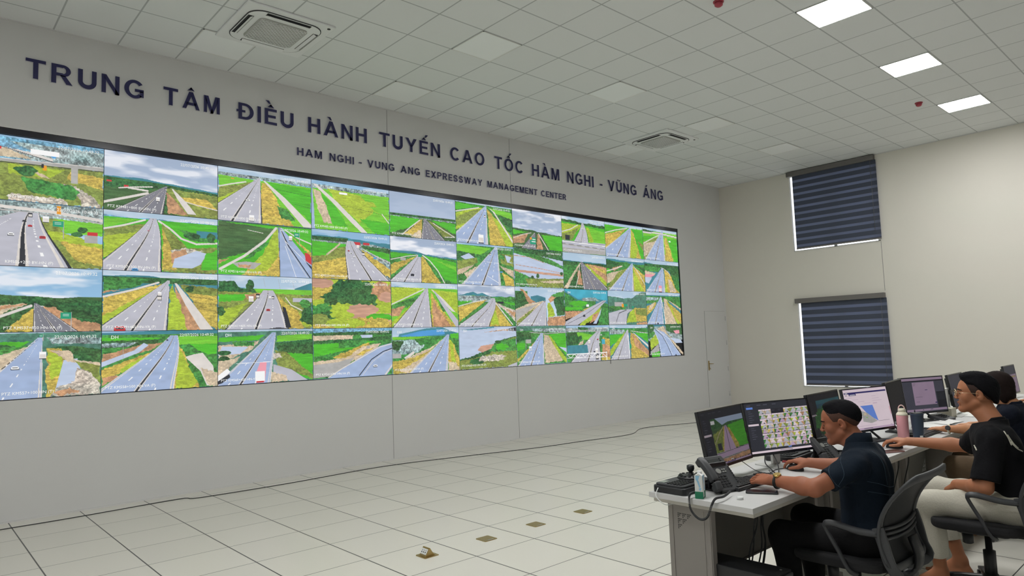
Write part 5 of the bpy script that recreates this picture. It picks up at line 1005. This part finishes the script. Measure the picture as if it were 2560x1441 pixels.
def person(root_loc, label, J, mats, name='person', res=.003, head=None, hands=None, sleeve=.55, cloth=(.006, 5), trouser_cut=None, shoes=False, scale=1.0, fem=False):
    """J joints in world space: neck, sh, el, wr, hip, kn, an, toe as (left, right) pairs plus pelvis, chest, neck, headc"""
    sk, sh_m, tr_m = mats
    t = bpy.data.objects.new(name, None); t.empty_display_size = .1; COL.objects.link(t); t.location = root_loc; tag(t, label, 'person')
    bpy.context.view_layer.update()
    V = {k: (np.array(v, float) if not isinstance(v[0], (tuple, list)) else [np.array(q, float) for q in v]) for k, v in J.items()}
    nk = V['neck']; pel = V['pelvis']; sL, sR = V['sh']; across = nz(*(sR-sL)); upv = nz(*(nk-pel)); fw = np.cross(upv, across); fw /= np.linalg.norm(fw); rt = np.cross(fw, upv)
    Tf = np.stack([rt, fw, upv], 1)
    fem_k = .88 if fem else 1
    def torso(B, o=0.0, k=.03):
        mid = (sL+sR)/2; ch = mid*.62+pel*.38; wa = mid*.3+pel*.7
        B.ell(ch+Tf@np.array((0, .0, .03)), (.155*fem_k+o, .105+o, .17+o), Tf, k); B.ell(wa, (.140*fem_k+o, .108+o, .15+o), Tf, .05); B.ell(pel, (.165+o, .115+o, .11+o), Tf, .05)
        B.cap(sL*.8+mid*.2, sR*.8+mid*.2, .058+o, .058+o, .05); B.cap(mid, nk, .065+o, .052+o, .04)
        B.ell(ch+Tf@np.array((-.07, -.055, .08)), (.075+o, .05+o, .09+o), Tf, .03); B.ell(ch+Tf@np.array((.07, -.055, .08)), (.075+o, .05+o, .09+o), Tf, .03)
    B = Blob(); torso(B, -.012)
    HF = head['F']; hc = np.array(head['c'], float); hs = head.get('s', 1)
    B.cap(nk-upv*.02, hc+HF@np.array((0, -.028, -.055)), .056*scale*(.86 if fem else 1), .050*scale*(.86 if fem else 1), .03)
    B.cap(nk+Tf@np.array((0, .02, 0)), hc+HF@np.array((0, .015, -.08)), .036, .038, .03)
    HW = add_head(B, hc, HF, hs, fem)
    for i in (0, 1):
        S_, E1, Wr = V['sh'][i], V['el'][i], V['wr'][i]
        B.cap(S_, E1, .050*scale, .040*scale, .03); m = E1*.72+Wr*.28; B.cap(E1, m, .041*scale, .044*scale, .02); B.cap(m, Wr, .043*scale, .027*scale, .02)
        if hands and hands[i]:
            h = hands[i]; B.ell(Wr, np.array((.030, .03, .022))*scale, h['F'], .015); add_hand(B, Wr, h['F'], h['side'], h['curl'], h.get('thumb', (0, 0, 0)), h.get('spread', 1), scale*h.get('s', 1))
        H_, K_, A_1 = V['hip'][i], V['kn'][i], V['an'][i]; B.cap(H_, K_, .080, .055, .03); B.cap(K_, A_1, .054, .034, .03)
        ft = V['toe'][i]; heel = A_1+(A_1-ft)*.22; heel[2] = ft[2]+.008; B.cap(A_1, heel, .034, .028, .02); B.cap(A_1, ft*.6+A_1*.4-np.array((0, 0, .012)), .034, .028, .02)
        dv = nz(*(ft-A_1)*np.array((1, 1, 0))); sd = np.array((dv[1], -dv[0], 0))*(1 if i == 0 else -1)
        B.cap(heel, ft, .026, .020, .03)
        for q in range(5): B.cap(ft+sd*(.030-.015*q)-dv*.035*(q*.25+.3), ft+sd*(.032-.016*q)+dv*(.035-.009*q), .013 if q else .014, .0085 if q else .011, .008)
    lipc = HW(0, .088, -.065); L_l = lambda P: (P-hc)@HF/hs
    regs = [(1, lambda P: (lambda q: (np.abs(q[:, 0]) < .021) & (q[:, 1] > .080) & (np.abs(q[:, 2]+.0655) < .0105-.25*np.abs(q[:, 0])))(L_l(P))),
            (3, lambda P: (lambda q: ((np.abs(np.abs(q[:, 0])-.031)/.0125)**2+((q[:, 2]-.0)/(.0042))**2 < 1) & (q[:, 1] > .07))(L_l(P)))]
    body = B.build('body', res, [sk, M_['lip'], M_['hair'], M_['eye']], t, regs)
    from mathutils.bvhtree import BVHTree
    tree = BVHTree.FromPolygons([v.co[:] for v in body.data.vertices], [p_.vertices[:] for p_ in body.data.polygons]); dv_ = Vector(HF @ np.array((0, -1.0, 0)))
    for sd in (1, -1):
        pts = []
        for q_ in range(9):
            u_ = q_/8; h_ = tree.ray_cast(Vector(HW(sd*(.014+.036*u_), .2, .0205+.006*math.sin(u_*2.6)-.004*u_)), dv_)
            if h_[0] is not None: pts.append(h_[0])
        if len(pts) > 3: part_mesh('eyebrow', tube(BM(), pts, [.0014+.0022*math.sin(PI*(.15+.75*k/(len(pts)-1))) for k in range(len(pts))], 6), M_['hair'], t)
    # shirt
    Cb = Blob(); torso(Cb, cloth[0]+.010, .04)
    for i in (0, 1):
        S_, E1 = V['sh'][i], V['el'][i]; sl = sleeve[i] if isinstance(sleeve, (tuple, list)) else sleeve; e = S_+(E1-S_)*sl
        Cb.sleeve(S_, e, .064*scale, head.get('cuff', .062)*scale, (head.get('cuff', .062)-.0115)*scale, .03)
    hem = pel-upv*head.get('hem', .055); fn_ = folds(.0035, 26, cloth[1])
    def post(d, P):
        q = (P-nk)@Tf; d = d+fn_(P)*np.clip((-q[..., 2]-.01)*25, 0, 1); rad = np.sqrt(q[..., 0]**2+((q[..., 1]-.006)/1.08)**2)
        d = np.maximum(d, -np.maximum(rad-.060, -(q[..., 2]+.7*np.maximum(q[..., 1], 0)+.03)))
        d = np.maximum(d, q[..., 2]-.004)
        return np.maximum(d, (P-hem)@(-upv))
    Cb.post = post
    shirt = Cb.build(head.get('shirt', 'polo_shirt'), res*1.35, [sh_m], t)
    col_h = .046 if head.get('collar', True) else .014; b = BM(); n_ = 40; rr = []
    for j, (dr, dz) in enumerate(((.0, -.028), (.004, col_h*.4), (.002, col_h), (.008, col_h+.002), (.012, col_h*.4), (.014, -.030))):
        rr.append([b.verts.new(nk+Tf@np.array(((.055*scale+dr)*math.cos(2*PI*i/n_), .006+(.058*scale+dr)*math.sin(2*PI*i/n_), .004+dz-.75*max(0, math.sin(2*PI*i/n_))*.060))) for i in range(n_)])
    for A_2, B_2 in zip(rr, rr[1:]):
        for i in range(n_): b.faces.new((A_2[i], A_2[(i+1) % n_], B_2[(i+1) % n_], B_2[i])).smooth = True
    part_mesh('collar', b, sh_m, t)
    Tb = Blob(); Tb.ell(pel-upv*.01, (.178, .130, .125), Tf, .04)
    for i in (0, 1):
        H_, K_, A_1 = V['hip'][i], V['kn'][i], V['an'][i]; Tb.cap(H_, K_, .098, .073, .05); cut_ = (trouser_cut or (.93, .93))[i]; e = K_+(A_1-K_)*cut_; Tb.cap(K_, e, .072, .054, .04)
    def post2(d, P):
        d = d+folds(.004, 22, 3)(P)
        for i in (0, 1):
            K_, A_1 = V['kn'][i], V['an'][i]; n = nz(*(A_1-K_)); e = K_+(A_1-K_)*(trouser_cut or (.93, .93))[i]; near = np.linalg.norm(P-e, axis=-1) < .11; v = (P-e)@n
            d = np.where(near & (v > -.03), np.maximum(d, v), d)
        return np.maximum(d, (P-(pel+upv*.10))@upv-np.maximum(0, (P-pel)@fw-.06)*1.2)
    Tb.post = post2; Tb.build('trousers', res*1.7, [tr_m], t)
    return t, V, HW, Tf, L_l
def hair(t, HF, hc, s, fn, name, m, res=.003, o=.008, extra=(), amp=.0012, fr=420, taper=.022):
    B = Blob(); W_ = lambda *p: np.array(hc)+HF@(np.array(p)*s)
    B.ell(W_(0, -.015, .035), np.array((.076+o, .096+o, .083+o))*s, HF); B.ell(W_(0, .045, .028), np.array((.062+o*.6, .046+o*.6, .058+o*.6))*s, HF, .02)
    for p, r_ in extra: B.ell(W_(*p), np.array(r_)*s, HF, .02)
    nzf = folds(amp, fr, 9)
    def post(d, P):
        q = (P-hc)@HF/s; f_ = fn(q); return np.maximum(d+nzf(P)+(o-.0015)*s*np.clip(1+f_/taper, 0, 1)**1.5, f_*s)
    B.post = post; return B.build(name, res, [m], t)
def part_mesh(name, bm, m, t, **k):
    o = mesh_obj(name, bm, m, None, **k); o.parent = t; o.matrix_parent_inverse = Matrix.Translation(-t.location); return o

# ---------------------------------------------------------------- office chairs
M_['net'] = mat('chair_mesh_fabric', (.02, .021, .023), .8); nt = M_['net'].node_tree; tb = nt.nodes.new('ShaderNodeBsdfTransparent'); mx_ = nt.nodes.new('ShaderNodeMixShader'); mx_.inputs[0].default_value = .14
nt.links.new(nt.nodes['Principled BSDF'].outputs[0], mx_.inputs[1]); nt.links.new(tb.outputs[0], mx_.inputs[2]); nt.links.new(mx_.outputs[0], nt.nodes['Material Output'].inputs[0])
M_['seatf'] = mat('chair_seat_fabric', (.012, .012, .014), .9, bump=(400, .4, .001))
def back_y(z): # rearward curve of the backrest
    t_ = (z-.44)/.43; return -.275+.27*t_*(1-t_)-.115*t_*t_
def office_chair(x, y, yaw, label):
    t = at('office_chair', x, y, 0, yaw, label, 'chair', 'black mesh office chairs')
    b = BM(); n = 8; prism(b, rrect(.48, .46, .09, 6), .40, .455, T((0, .02, 0))); mesh_obj('seat', b, M_['seatf'], t, bevel=.02, seg=4)
    b = BM(); prism(b, rrect(.30, .26, .03), .375, .40, T((0, .0, 0))); box(b, -.035, .035, -.28, -.1, .36, .385); mesh_obj('seat_plate', b, M_['blackpl'], t, bevel=.005)
    cn = rrect(.475, .43, .05, 6); loop = []
    for i in range(len(cn)):
        a_, c_ = cn[i], cn[(i+1) % len(cn)]; L_ = math.hypot(c_[0]-a_[0], c_[1]-a_[1]); m_ = max(1, int(L_/.03)); loop += [(a_[0]+(c_[0]-a_[0])*k/m_, a_[1]+(c_[1]-a_[1])*k/m_) for k in range(m_)]
    P3 = [Vector((px, back_y(pz+.66)+.018*(px/.235)**2, pz+.66)) for px, pz in loop]
    b = BM(); tube(b, P3, 1, closed=True, sec=[(.017, .006), (.004, .009), (-.014, .008), (-.019, 0), (-.014, -.008), (.004, -.009), (.017, -.006)], up=(0, 1, 0)); mesh_obj('back_frame', b, M_['greypl'], t)
    b = BM(); nx, nzn = 10, 12; g = []
    for i in range(nx+1):
        col = []
        for j in range(nzn+1):
            u_ = (i/nx-.5)*2; v_ = (j/nzn-.5)*2; px = u_*.222*(1-.06*max(0, v_)); pz = v_*.203
            col.append(b.verts.new((px, back_y(pz+.66)+.018*(px/.235)**2+.002, pz+.66)))
        g.append(col)
    for i in range(nx):
        for j in range(nzn): b.faces.new((g[i][j], g[i+1][j], g[i+1][j+1], g[i][j+1])).smooth = True
    o = mesh_obj('back_mesh', b, M_['net'], t); md = o.modifiers.new('s', 'SOLIDIFY'); md.thickness = .003
    for k in range(3):
        zz = .565+.024*k; mesh_obj('lumbar_rib', tube(BM(), [(u_*.215, back_y(zz)-.014+.020*u_*u_, zz+.010*u_*u_) for u_ in [i/6-1 for i in range(13)]], .008, 6), M_['greypl'], t)
    b = BM(); tube(b, smooth_path([(0, -.10, .37), (0, -.26, .38), (0, -.30, .46), (0, -.275, .56)], 4), 1, sec=[(.04, .01), (-.04, .01), (-.04, -.01), (.04, -.01)], up=(0, 1, .01)); mesh_obj('back_support', b, M_['blackpl'], t)
    for s_ in (-1, 1):
        b = BM(); tube(b, smooth_path([(s_*.238, -.205, .63), (s_*.238, -.225, .56), (s_*.232, -.245, .47), (s_*.21, -.27, .41), (s_*.10, -.20, .375)], 4), 1, sec=[(.026, .008), (-.026, .008), (-.026, -.008), (.026, -.008)], up=(1, 0, 0)); mesh_obj('side_rail', b, M_['greypl'], t, bevel=.003)
        b = BM(); path = smooth_path([(s_*.238, -.205, .60), (s_*.265, -.12, .608), (s_*.285, -.02, .63), (s_*.285, .025, .622), (s_*.275, .02, .585), (s_*.262, -.02, .50), (s_*.25, -.06, .41), (s_*.20, -.075, .385)], 5)
        tube(b, path, 1, sec=[(.015, .007), (0, .010), (-.015, .007), (-.015, -.007), (0, -.010), (.015, -.007)], up=(1, 0, 0) if False else None); mesh_obj('armrest', b, M_['greypl'], t)
    mesh_obj('gas_column', lathe(BM(), [(.032, .10), (.032, .26), (.018, .265), (.018, .375)], 20), M_['blackpl'], t)
    mesh_obj('tilt_knob', lathe(BM(), [(.028, 0), (.028, .06), (.02, .065)], 18, T((-.10, .08, .375), (PI, 0, 0))), M_['blackpl'], t)
    mesh_obj('hub', lathe(BM(), [(.045, .06), (.045, .115), (.034, .13)], 20), M_['blackpl'], t)
    for k in range(5):
        a = 2*PI*k/5+.35; c_, s_ = math.cos(a), math.sin(a); b = BM(); tube(b, [(c_*.03, s_*.03, .10), (c_*.17, s_*.17, .088), (c_*.31, s_*.31, .068)], [1, .9, .7], sec=[(.026, .014), (-.026, .014), (-.026, -.014), (.026, -.014)], up=(0, 0, 1)); lg = mesh_obj('base_leg', b, M_['blackpl'], t, bevel=.004)
        b = BM()
        for w_ in (-.014, .014): lathe(b, [(.026, -.008), (.027, 0), (.026, .008)], 16, T((c_*.305, s_*.305, .028), (PI/2, 0, a)) @ T((0, 0, w_)))
        mesh_obj('caster', b, M_['blackpl'], lg)
    return t
office_chair(3.31, -6.885, 0, 'nearest black mesh office chair, seating the man with the gold watch')
office_chair(4.37, -7.215, 3, 'black mesh office chair under the man in light jeans')
office_chair(5.85, -7.02, 0, 'black office chair behind the man in glasses, seating the woman in navy')
office_chair(8.25, -7.22, 0, 'black office chair of the person at the far right edge')

def HFr(yaw, pitch):
    f = np.array((-math.sin(R(yaw))*math.cos(R(pitch)), math.cos(R(yaw))*math.cos(R(pitch)), math.sin(R(pitch)))); return frame(f, np.array((0, 0, 1.0)))
relax = ((.14, .32, .30), (.18, .34, .30), (.20, .36, .30), (.24, .4, .35))
onm = ((.30, .45, .35), (.28, .48, .35), (.42, .60, .45), (.48, .65, .45))
from mathutils.bvhtree import BVHTree
def surf_lines(t, o, lines, org, F, view, r_, m, name):
    """thin seams laid on a garment: (across, up) polylines projected onto it along a direction"""
    me = o.data; tree = BVHTree.FromPolygons([v.co[:] for v in me.vertices], [p.vertices[:] for p in me.polygons])
    vd = Vector(F @ np.array(view)).normalized(); b = BM()
    for ln in lines:
        pts = []
        for p in smooth_path([(q[0], q[1], 0) for q in ln], 6):
            s0 = Vector(org+F@np.array((p[0], 0, p[1]))) if abs(view[1]) > .5 else Vector(org+F@np.array((0, p[0], p[1])))
            h = tree.ray_cast(s0-vd*.5, vd)
            if h[0] is not None: pts.append(h[0]+h[1]*(r_*.3 if h[1].dot(vd) < 0 else -r_*.3))
        if len(pts) > 2: tube(b, pts, r_, 5)
    return part_mesh(name, b, m, t)
def glasses(t, HW, m, lens):
    b = BM()
    for sd in (1, -1):
        tube(b, [HW(sd*.033+.022*math.cos(a), .107-.004*abs(math.cos(a)), .002+.019*math.sin(a)) for a in [2*PI*i/20 for i in range(20)]], .0012, 6, closed=True)
        tube(b, [HW(sd*.055, .104, .004), HW(sd*.072, .07, .006), HW(sd*.080, .0, .006), HW(sd*.078, -.015, -.004)], .0012, 6)
    tube(b, [HW(-.011, .108, .006), HW(0, .112, .009), HW(.011, .108, .006)], .0012, 6); g = part_mesh('eyeglasses', b, m, t); g['label'] = 'thin gold rimmed eyeglasses'

# man with the gold watch
hc = np.array((3.365, -6.832, 1.083)); F1 = HFr(20, -10)
hl = frame((.26, .95, -.10), (-.45, -.1, 1)); hr = frame((.12, .99, .02), (-.12, .1, 1))
J = dict(pelvis=(3.31, -6.965, .53), neck=(3.36, -6.925, .982), sh=((3.165, -6.965, .892), (3.535, -6.91, .902)), el=((2.975, -6.845, .800), (3.68, -6.76, .79)), wr=((3.02, -6.605, .803), (3.61, -6.535, .803)),
         hip=((3.22, -6.95, .505), (3.40, -6.95, .51)), kn=((3.16, -6.575, .485), (3.50, -6.54, .51)), an=((3.17, -6.62, .10), (3.50, -6.58, .10)), toe=((3.16, -6.46, .03), (3.50, -6.42, .03)))
t1, V1, HW1, Tf1, L1 = person((3.31, -6.95, 0), 'man with short hair, navy polo shirt and gold watch, typing at the nearest desk', J, (M_['skin1'], M_['shirt1'], M_['trou1']), head=dict(F=F1, c=hc, s=.96),
    hands=[dict(F=hl, side=1, curl=relax, spread=1.2, s=1.1), dict(F=hr, side=-1, curl=onm, thumb=(.0, .0, -.01))], sleeve=(.66, .62))
hair(t1, F1, hc, .96, lambda q: np.maximum(.050-.80*np.maximum(-q[..., 1]-.01, 0)-q[..., 2], q[..., 1]-(.058+.9*(q[..., 2]-.07))), 'hair', M_['hair'], o=.007, extra=[((0, .02, .10), (.05, .05, .022))], taper=.035)
hair(t1, F1, hc, .96, lambda q: np.maximum(np.maximum((.012-1.1*np.maximum(-q[..., 1]-.03, 0))-q[..., 2], q[..., 1]-.036-.5*(q[..., 2]-.02)), q[..., 2]-.075), 'cropped_sides', M_['fade'], o=.0035, amp=.0003)
wr = V1['wr'][0]+(V1['el'][0]-V1['wr'][0])*.14; ax = nz(*(V1['el'][0]-V1['wr'][0])); fr_ = frame(ax, np.array((-.25, .05, 1.0)))
Mw = Matrix(np.vstack([np.hstack([fr_, wr[:, None]]), [0, 0, 0, 1]]))
b = BM(); tube(b, [Mw @ Vector((.034*math.cos(a), 0, .031*math.sin(a))) for a in [2*PI*i/24 for i in range(24)]], 1, closed=True, sec=[(.002, .010), (-.002, .010), (-.002, -.010), (.002, -.010)])
part_mesh('watch_strap', b, M_['strap'], t1)
b = BM(); lathe(b, [(.019, .028), (.021, .031), (.021, .038), (.018, .041)], 24, Mw); tube(b, [Mw @ Vector((.024*math.cos(a), .0, .030*math.sin(a))) for a in [PI*(.15+.7*i/8) for i in range(9)]], .006, 6); o = part_mesh('watch_case', b, M_['gold'], t1); o['label'] = 'gold watch case'
sh1 = [o for o in bpy.data.objects if o.parent == t1 and o.name.startswith('polo')][0]
org1 = (V1['sh'][0]+V1['sh'][1])/2
surf_lines(t1, sh1, [[(-.17, -.10), (-.06, -.13), (.06, -.13), (.17, -.10)], [(-.17, -.145), (-.06, -.17), (.06, -.17), (.17, -.145)], [(-.10, .045), (-.085, -.04), (-.075, -.12)], [(.10, .045), (.085, -.04), (.075, -.12)],
    [(-.06, -.17), (-.075, -.28), (-.10, -.42)], [(.06, -.17), (.075, -.28), (.10, -.42)], [(-.15, -.36), (0, -.375), (.15, -.36)]], org1, Tf1, (0, 1, 0), .0016, M_['piping'], 'seam_piping')
surf_lines(t1, sh1, [[(.05, .02), (.02, -.06), (.05, -.12)], [(.09, -.02), (.07, -.08), (.04, -.13)]], org1, Tf1, (1, 0, 0), .0012, M_['piping'], 'sleeve_piping')

# man in glasses
M_['fade2'] = mat('cropped_black_hair', srgb(62, 44, 38), .85, noise=(300, .45))
hc2 = np.array((4.46, -7.197, 1.165)); F2 = HFr(19, 3)
hr2 = frame((-.06, .99, .03), (-.15, .1, 1)); hl2 = frame((.66, .6, -.45), (-.1, .4, 1))
J = dict(pelvis=(4.40, -7.385, .53), neck=(4.44, -7.28, 1.005), sh=((4.245, -7.30, .922), (4.62, -7.20, .94)), el=((4.175, -7.27, .66), (4.76, -7.06, .80)), wr=((4.325, -7.09, .632), (4.75, -6.705, .803)),
         hip=((4.30, -7.36, .54), (4.50, -7.36, .545)), kn=((4.26, -6.955, .515), (4.62, -6.88, .53)), an=((4.30, -6.975, .105), (4.60, -7.0, .105)), toe=((4.28, -6.82, .022), (4.60, -6.85, .022)))
t2, V2, HW2, Tf2, L2 = person((4.40, -7.38, 0), 'man with glasses, black T-shirt and light grey jeans, barefoot, holding a mouse', J, (M_['skin2'], M_['shirt2'], M_['jeans']), head=dict(F=F2, c=hc2, s=1.0, collar=False, shirt='t_shirt', cuff=.070, hem=.12),
    hands=[dict(F=hl2, side=1, curl=relax, spread=1.0), dict(F=hr2, side=-1, curl=onm)], sleeve=(.86, .97), trouser_cut=(.78, .72), cloth=(.012, 8))
hair(t2, F2, hc2, 1.0, lambda q: np.maximum((.052-.95*np.maximum(-q[..., 1]+.018, 0)-q[..., 2]), q[..., 1]-(.056+.9*(q[..., 2]-.06))), 'hair', M_['hair'], o=.013, extra=[((0, .045, .095), (.052, .045, .030)), ((0, .0, .105), (.06, .06, .028)), ((0, -.095, -.02), (.05, .022, .05))], amp=.0012, fr=300)
hair(t2, F2, hc2, 1.0, lambda q: np.maximum(np.maximum((np.where(q[..., 1] > .004, -.018, .012)-1.2*np.maximum(-q[..., 1]-.02, 0))-q[..., 2], q[..., 1]-.026-.5*(q[..., 2]-.0)), q[..., 2]-.07), 'cropped_sides', M_['fade2'], o=.0045, amp=.0003)
glasses(t2, HW2, mat('glasses_gold', (.75, .6, .4), .25, .9), None)
ts2 = [o for o in bpy.data.objects if o.parent == t2 and o.name.startswith('t_shirt')][0]; org2 = (V2['sh'][0]+V2['sh'][1])/2
M_['print'] = mat('pale_print', (.62, .60, .50), .7)
surf_lines(t2, ts2, [[(-.075, .0), (-.085, -.04), (-.09, -.08)], [(-.085, -.02), (-.10, -.07), (-.115, -.10)], [(-.09, -.06), (-.11, -.10), (-.13, -.12)], [(-.14, -.13), (-.145, -.14), (-.15, -.15)]], org2, Tf2, (1, 0, 0), .004, M_['print'], 'back_print')
surf_lines(t2, ts2, [[(.085, -.055), (.08, -.07), (.078, -.085)]], org2, Tf2, (1, 0, 0), .004, M_['print'], 'chest_logo')

# woman in navy
hc3 = np.array((5.80, -7.0, 1.10)); F3 = HFr(15, -5)
hl3 = frame((.02, .99, -.04), (-.1, .1, 1)); hr3 = frame((-.12, .99, -.05), (0, .1, 1))
J = dict(pelvis=(5.82, -7.13, .53), neck=(5.81, -7.10, .985), sh=((5.645, -7.10, .92), (5.975, -7.05, .92)), el=((5.62, -6.91, .80), (6.05, -6.99, .80)), wr=((5.645, -6.68, .788), (5.98, -6.765, .788)),
         hip=((5.73, -7.11, .52), (5.91, -7.11, .52)), kn=((5.60, -6.74, .515), (5.95, -6.70, .52)), an=((5.64, -6.78, .10), (5.95, -6.76, .10)), toe=((5.62, -6.62, .03), (5.95, -6.60, .03)))
t3, V3, HW3, Tf3, L3 = person((5.82, -7.13, 0), 'woman with dark bobbed hair and white watch, mostly hidden behind the man in glasses', J, (M_['skin3'], M_['shirt3'], M_['khaki']), res=.004, head=dict(F=F3, c=hc3, s=.95, collar=False, shirt='t_shirt'),
    hands=[dict(F=hl3, side=1, curl=relax, s=.92), dict(F=hr3, side=-1, curl=onm, s=.92)], sleeve=(.6, .6), fem=True, scale=.88)
hair(t3, F3, hc3, .97, lambda q: np.maximum(q[..., 1]-(.055+.6*(q[..., 2]-.02)), -.13-q[..., 2]), 'hair', M_['hairb'], o=.016, res=.004, extra=[((.065, -.02, -.04), (.03, .06, .085)), ((-.065, -.02, -.04), (.03, .06, .085)), ((0, -.08, -.03), (.075, .045, .09))], amp=.0012, fr=200)
wr = V3['wr'][0]+(V3['el'][0]-V3['wr'][0])*.14; fr_ = frame(nz(*(V3['el'][0]-V3['wr'][0])), np.array((-.8, 0, .3)))
Mw = Matrix(np.vstack([np.hstack([fr_, wr[:, None]]), [0, 0, 0, 1]]))
b = BM(); tube(b, [Mw @ Vector((.029*math.cos(a), 0, .028*math.sin(a))) for a in [2*PI*i/24 for i in range(24)]], 1, closed=True, sec=[(.002, .009), (-.002, .009), (-.002, -.009), (.002, -.009)])
part_mesh('watch_strap', b, M_['cream'], t3); part_mesh('watch_face', lathe(BM(), [(.018, .027), (.019, .036), (.017, .038)], 20, Mw), M_['blackpl'], t3)

# person beyond the right edge, only a hand and forearm reach into the photo
hc4 = np.array((8.25, -7.12, 1.14)); F4 = HFr(0, -5); hl4 = frame((.05, .99, -.05), (0, .1, 1)); hr4 = frame((.05, .99, -.05), (0, .1, 1))
J = dict(pelvis=(8.22, -7.33, .53), neck=(8.25, -7.26, 1.03), sh=((8.06, -7.26, .96), (8.44, -7.24, .96)), el=((7.93, -7.06, .81), (8.55, -7.0, .82)), wr=((7.86, -6.80, .79), (8.42, -6.75, .79)),
         hip=((8.13, -7.31, .52), (8.31, -7.31, .52)), kn=((8.1, -6.9, .52), (8.36, -6.9, .52)), an=((8.1, -6.95, .10), (8.36, -6.95, .10)), toe=((8.1, -6.78, .03), (8.36, -6.78, .03)))
t4, V4, HW4, Tf4, L4 = person((8.22, -7.33, 0), 'person at the far right edge of whom only a hand on a mouse shows', J, (M_['skin3'], M_['shirt3'], M_['trou1']), res=.0055, head=dict(F=F4, c=hc4, collar=False, shirt='t_shirt'),
    hands=[dict(F=hl4, side=1, curl=onm), dict(F=hr4, side=-1, curl=relax)], sleeve=(.5, .5))
hair(t4, F4, hc4, 1.0, lambda q: np.maximum(.03-.9*np.maximum(-q[..., 1], 0)-q[..., 2], q[..., 1]-(.066+.55*(q[..., 2]-.05))), 'hair', M_['hair'], res=.006)
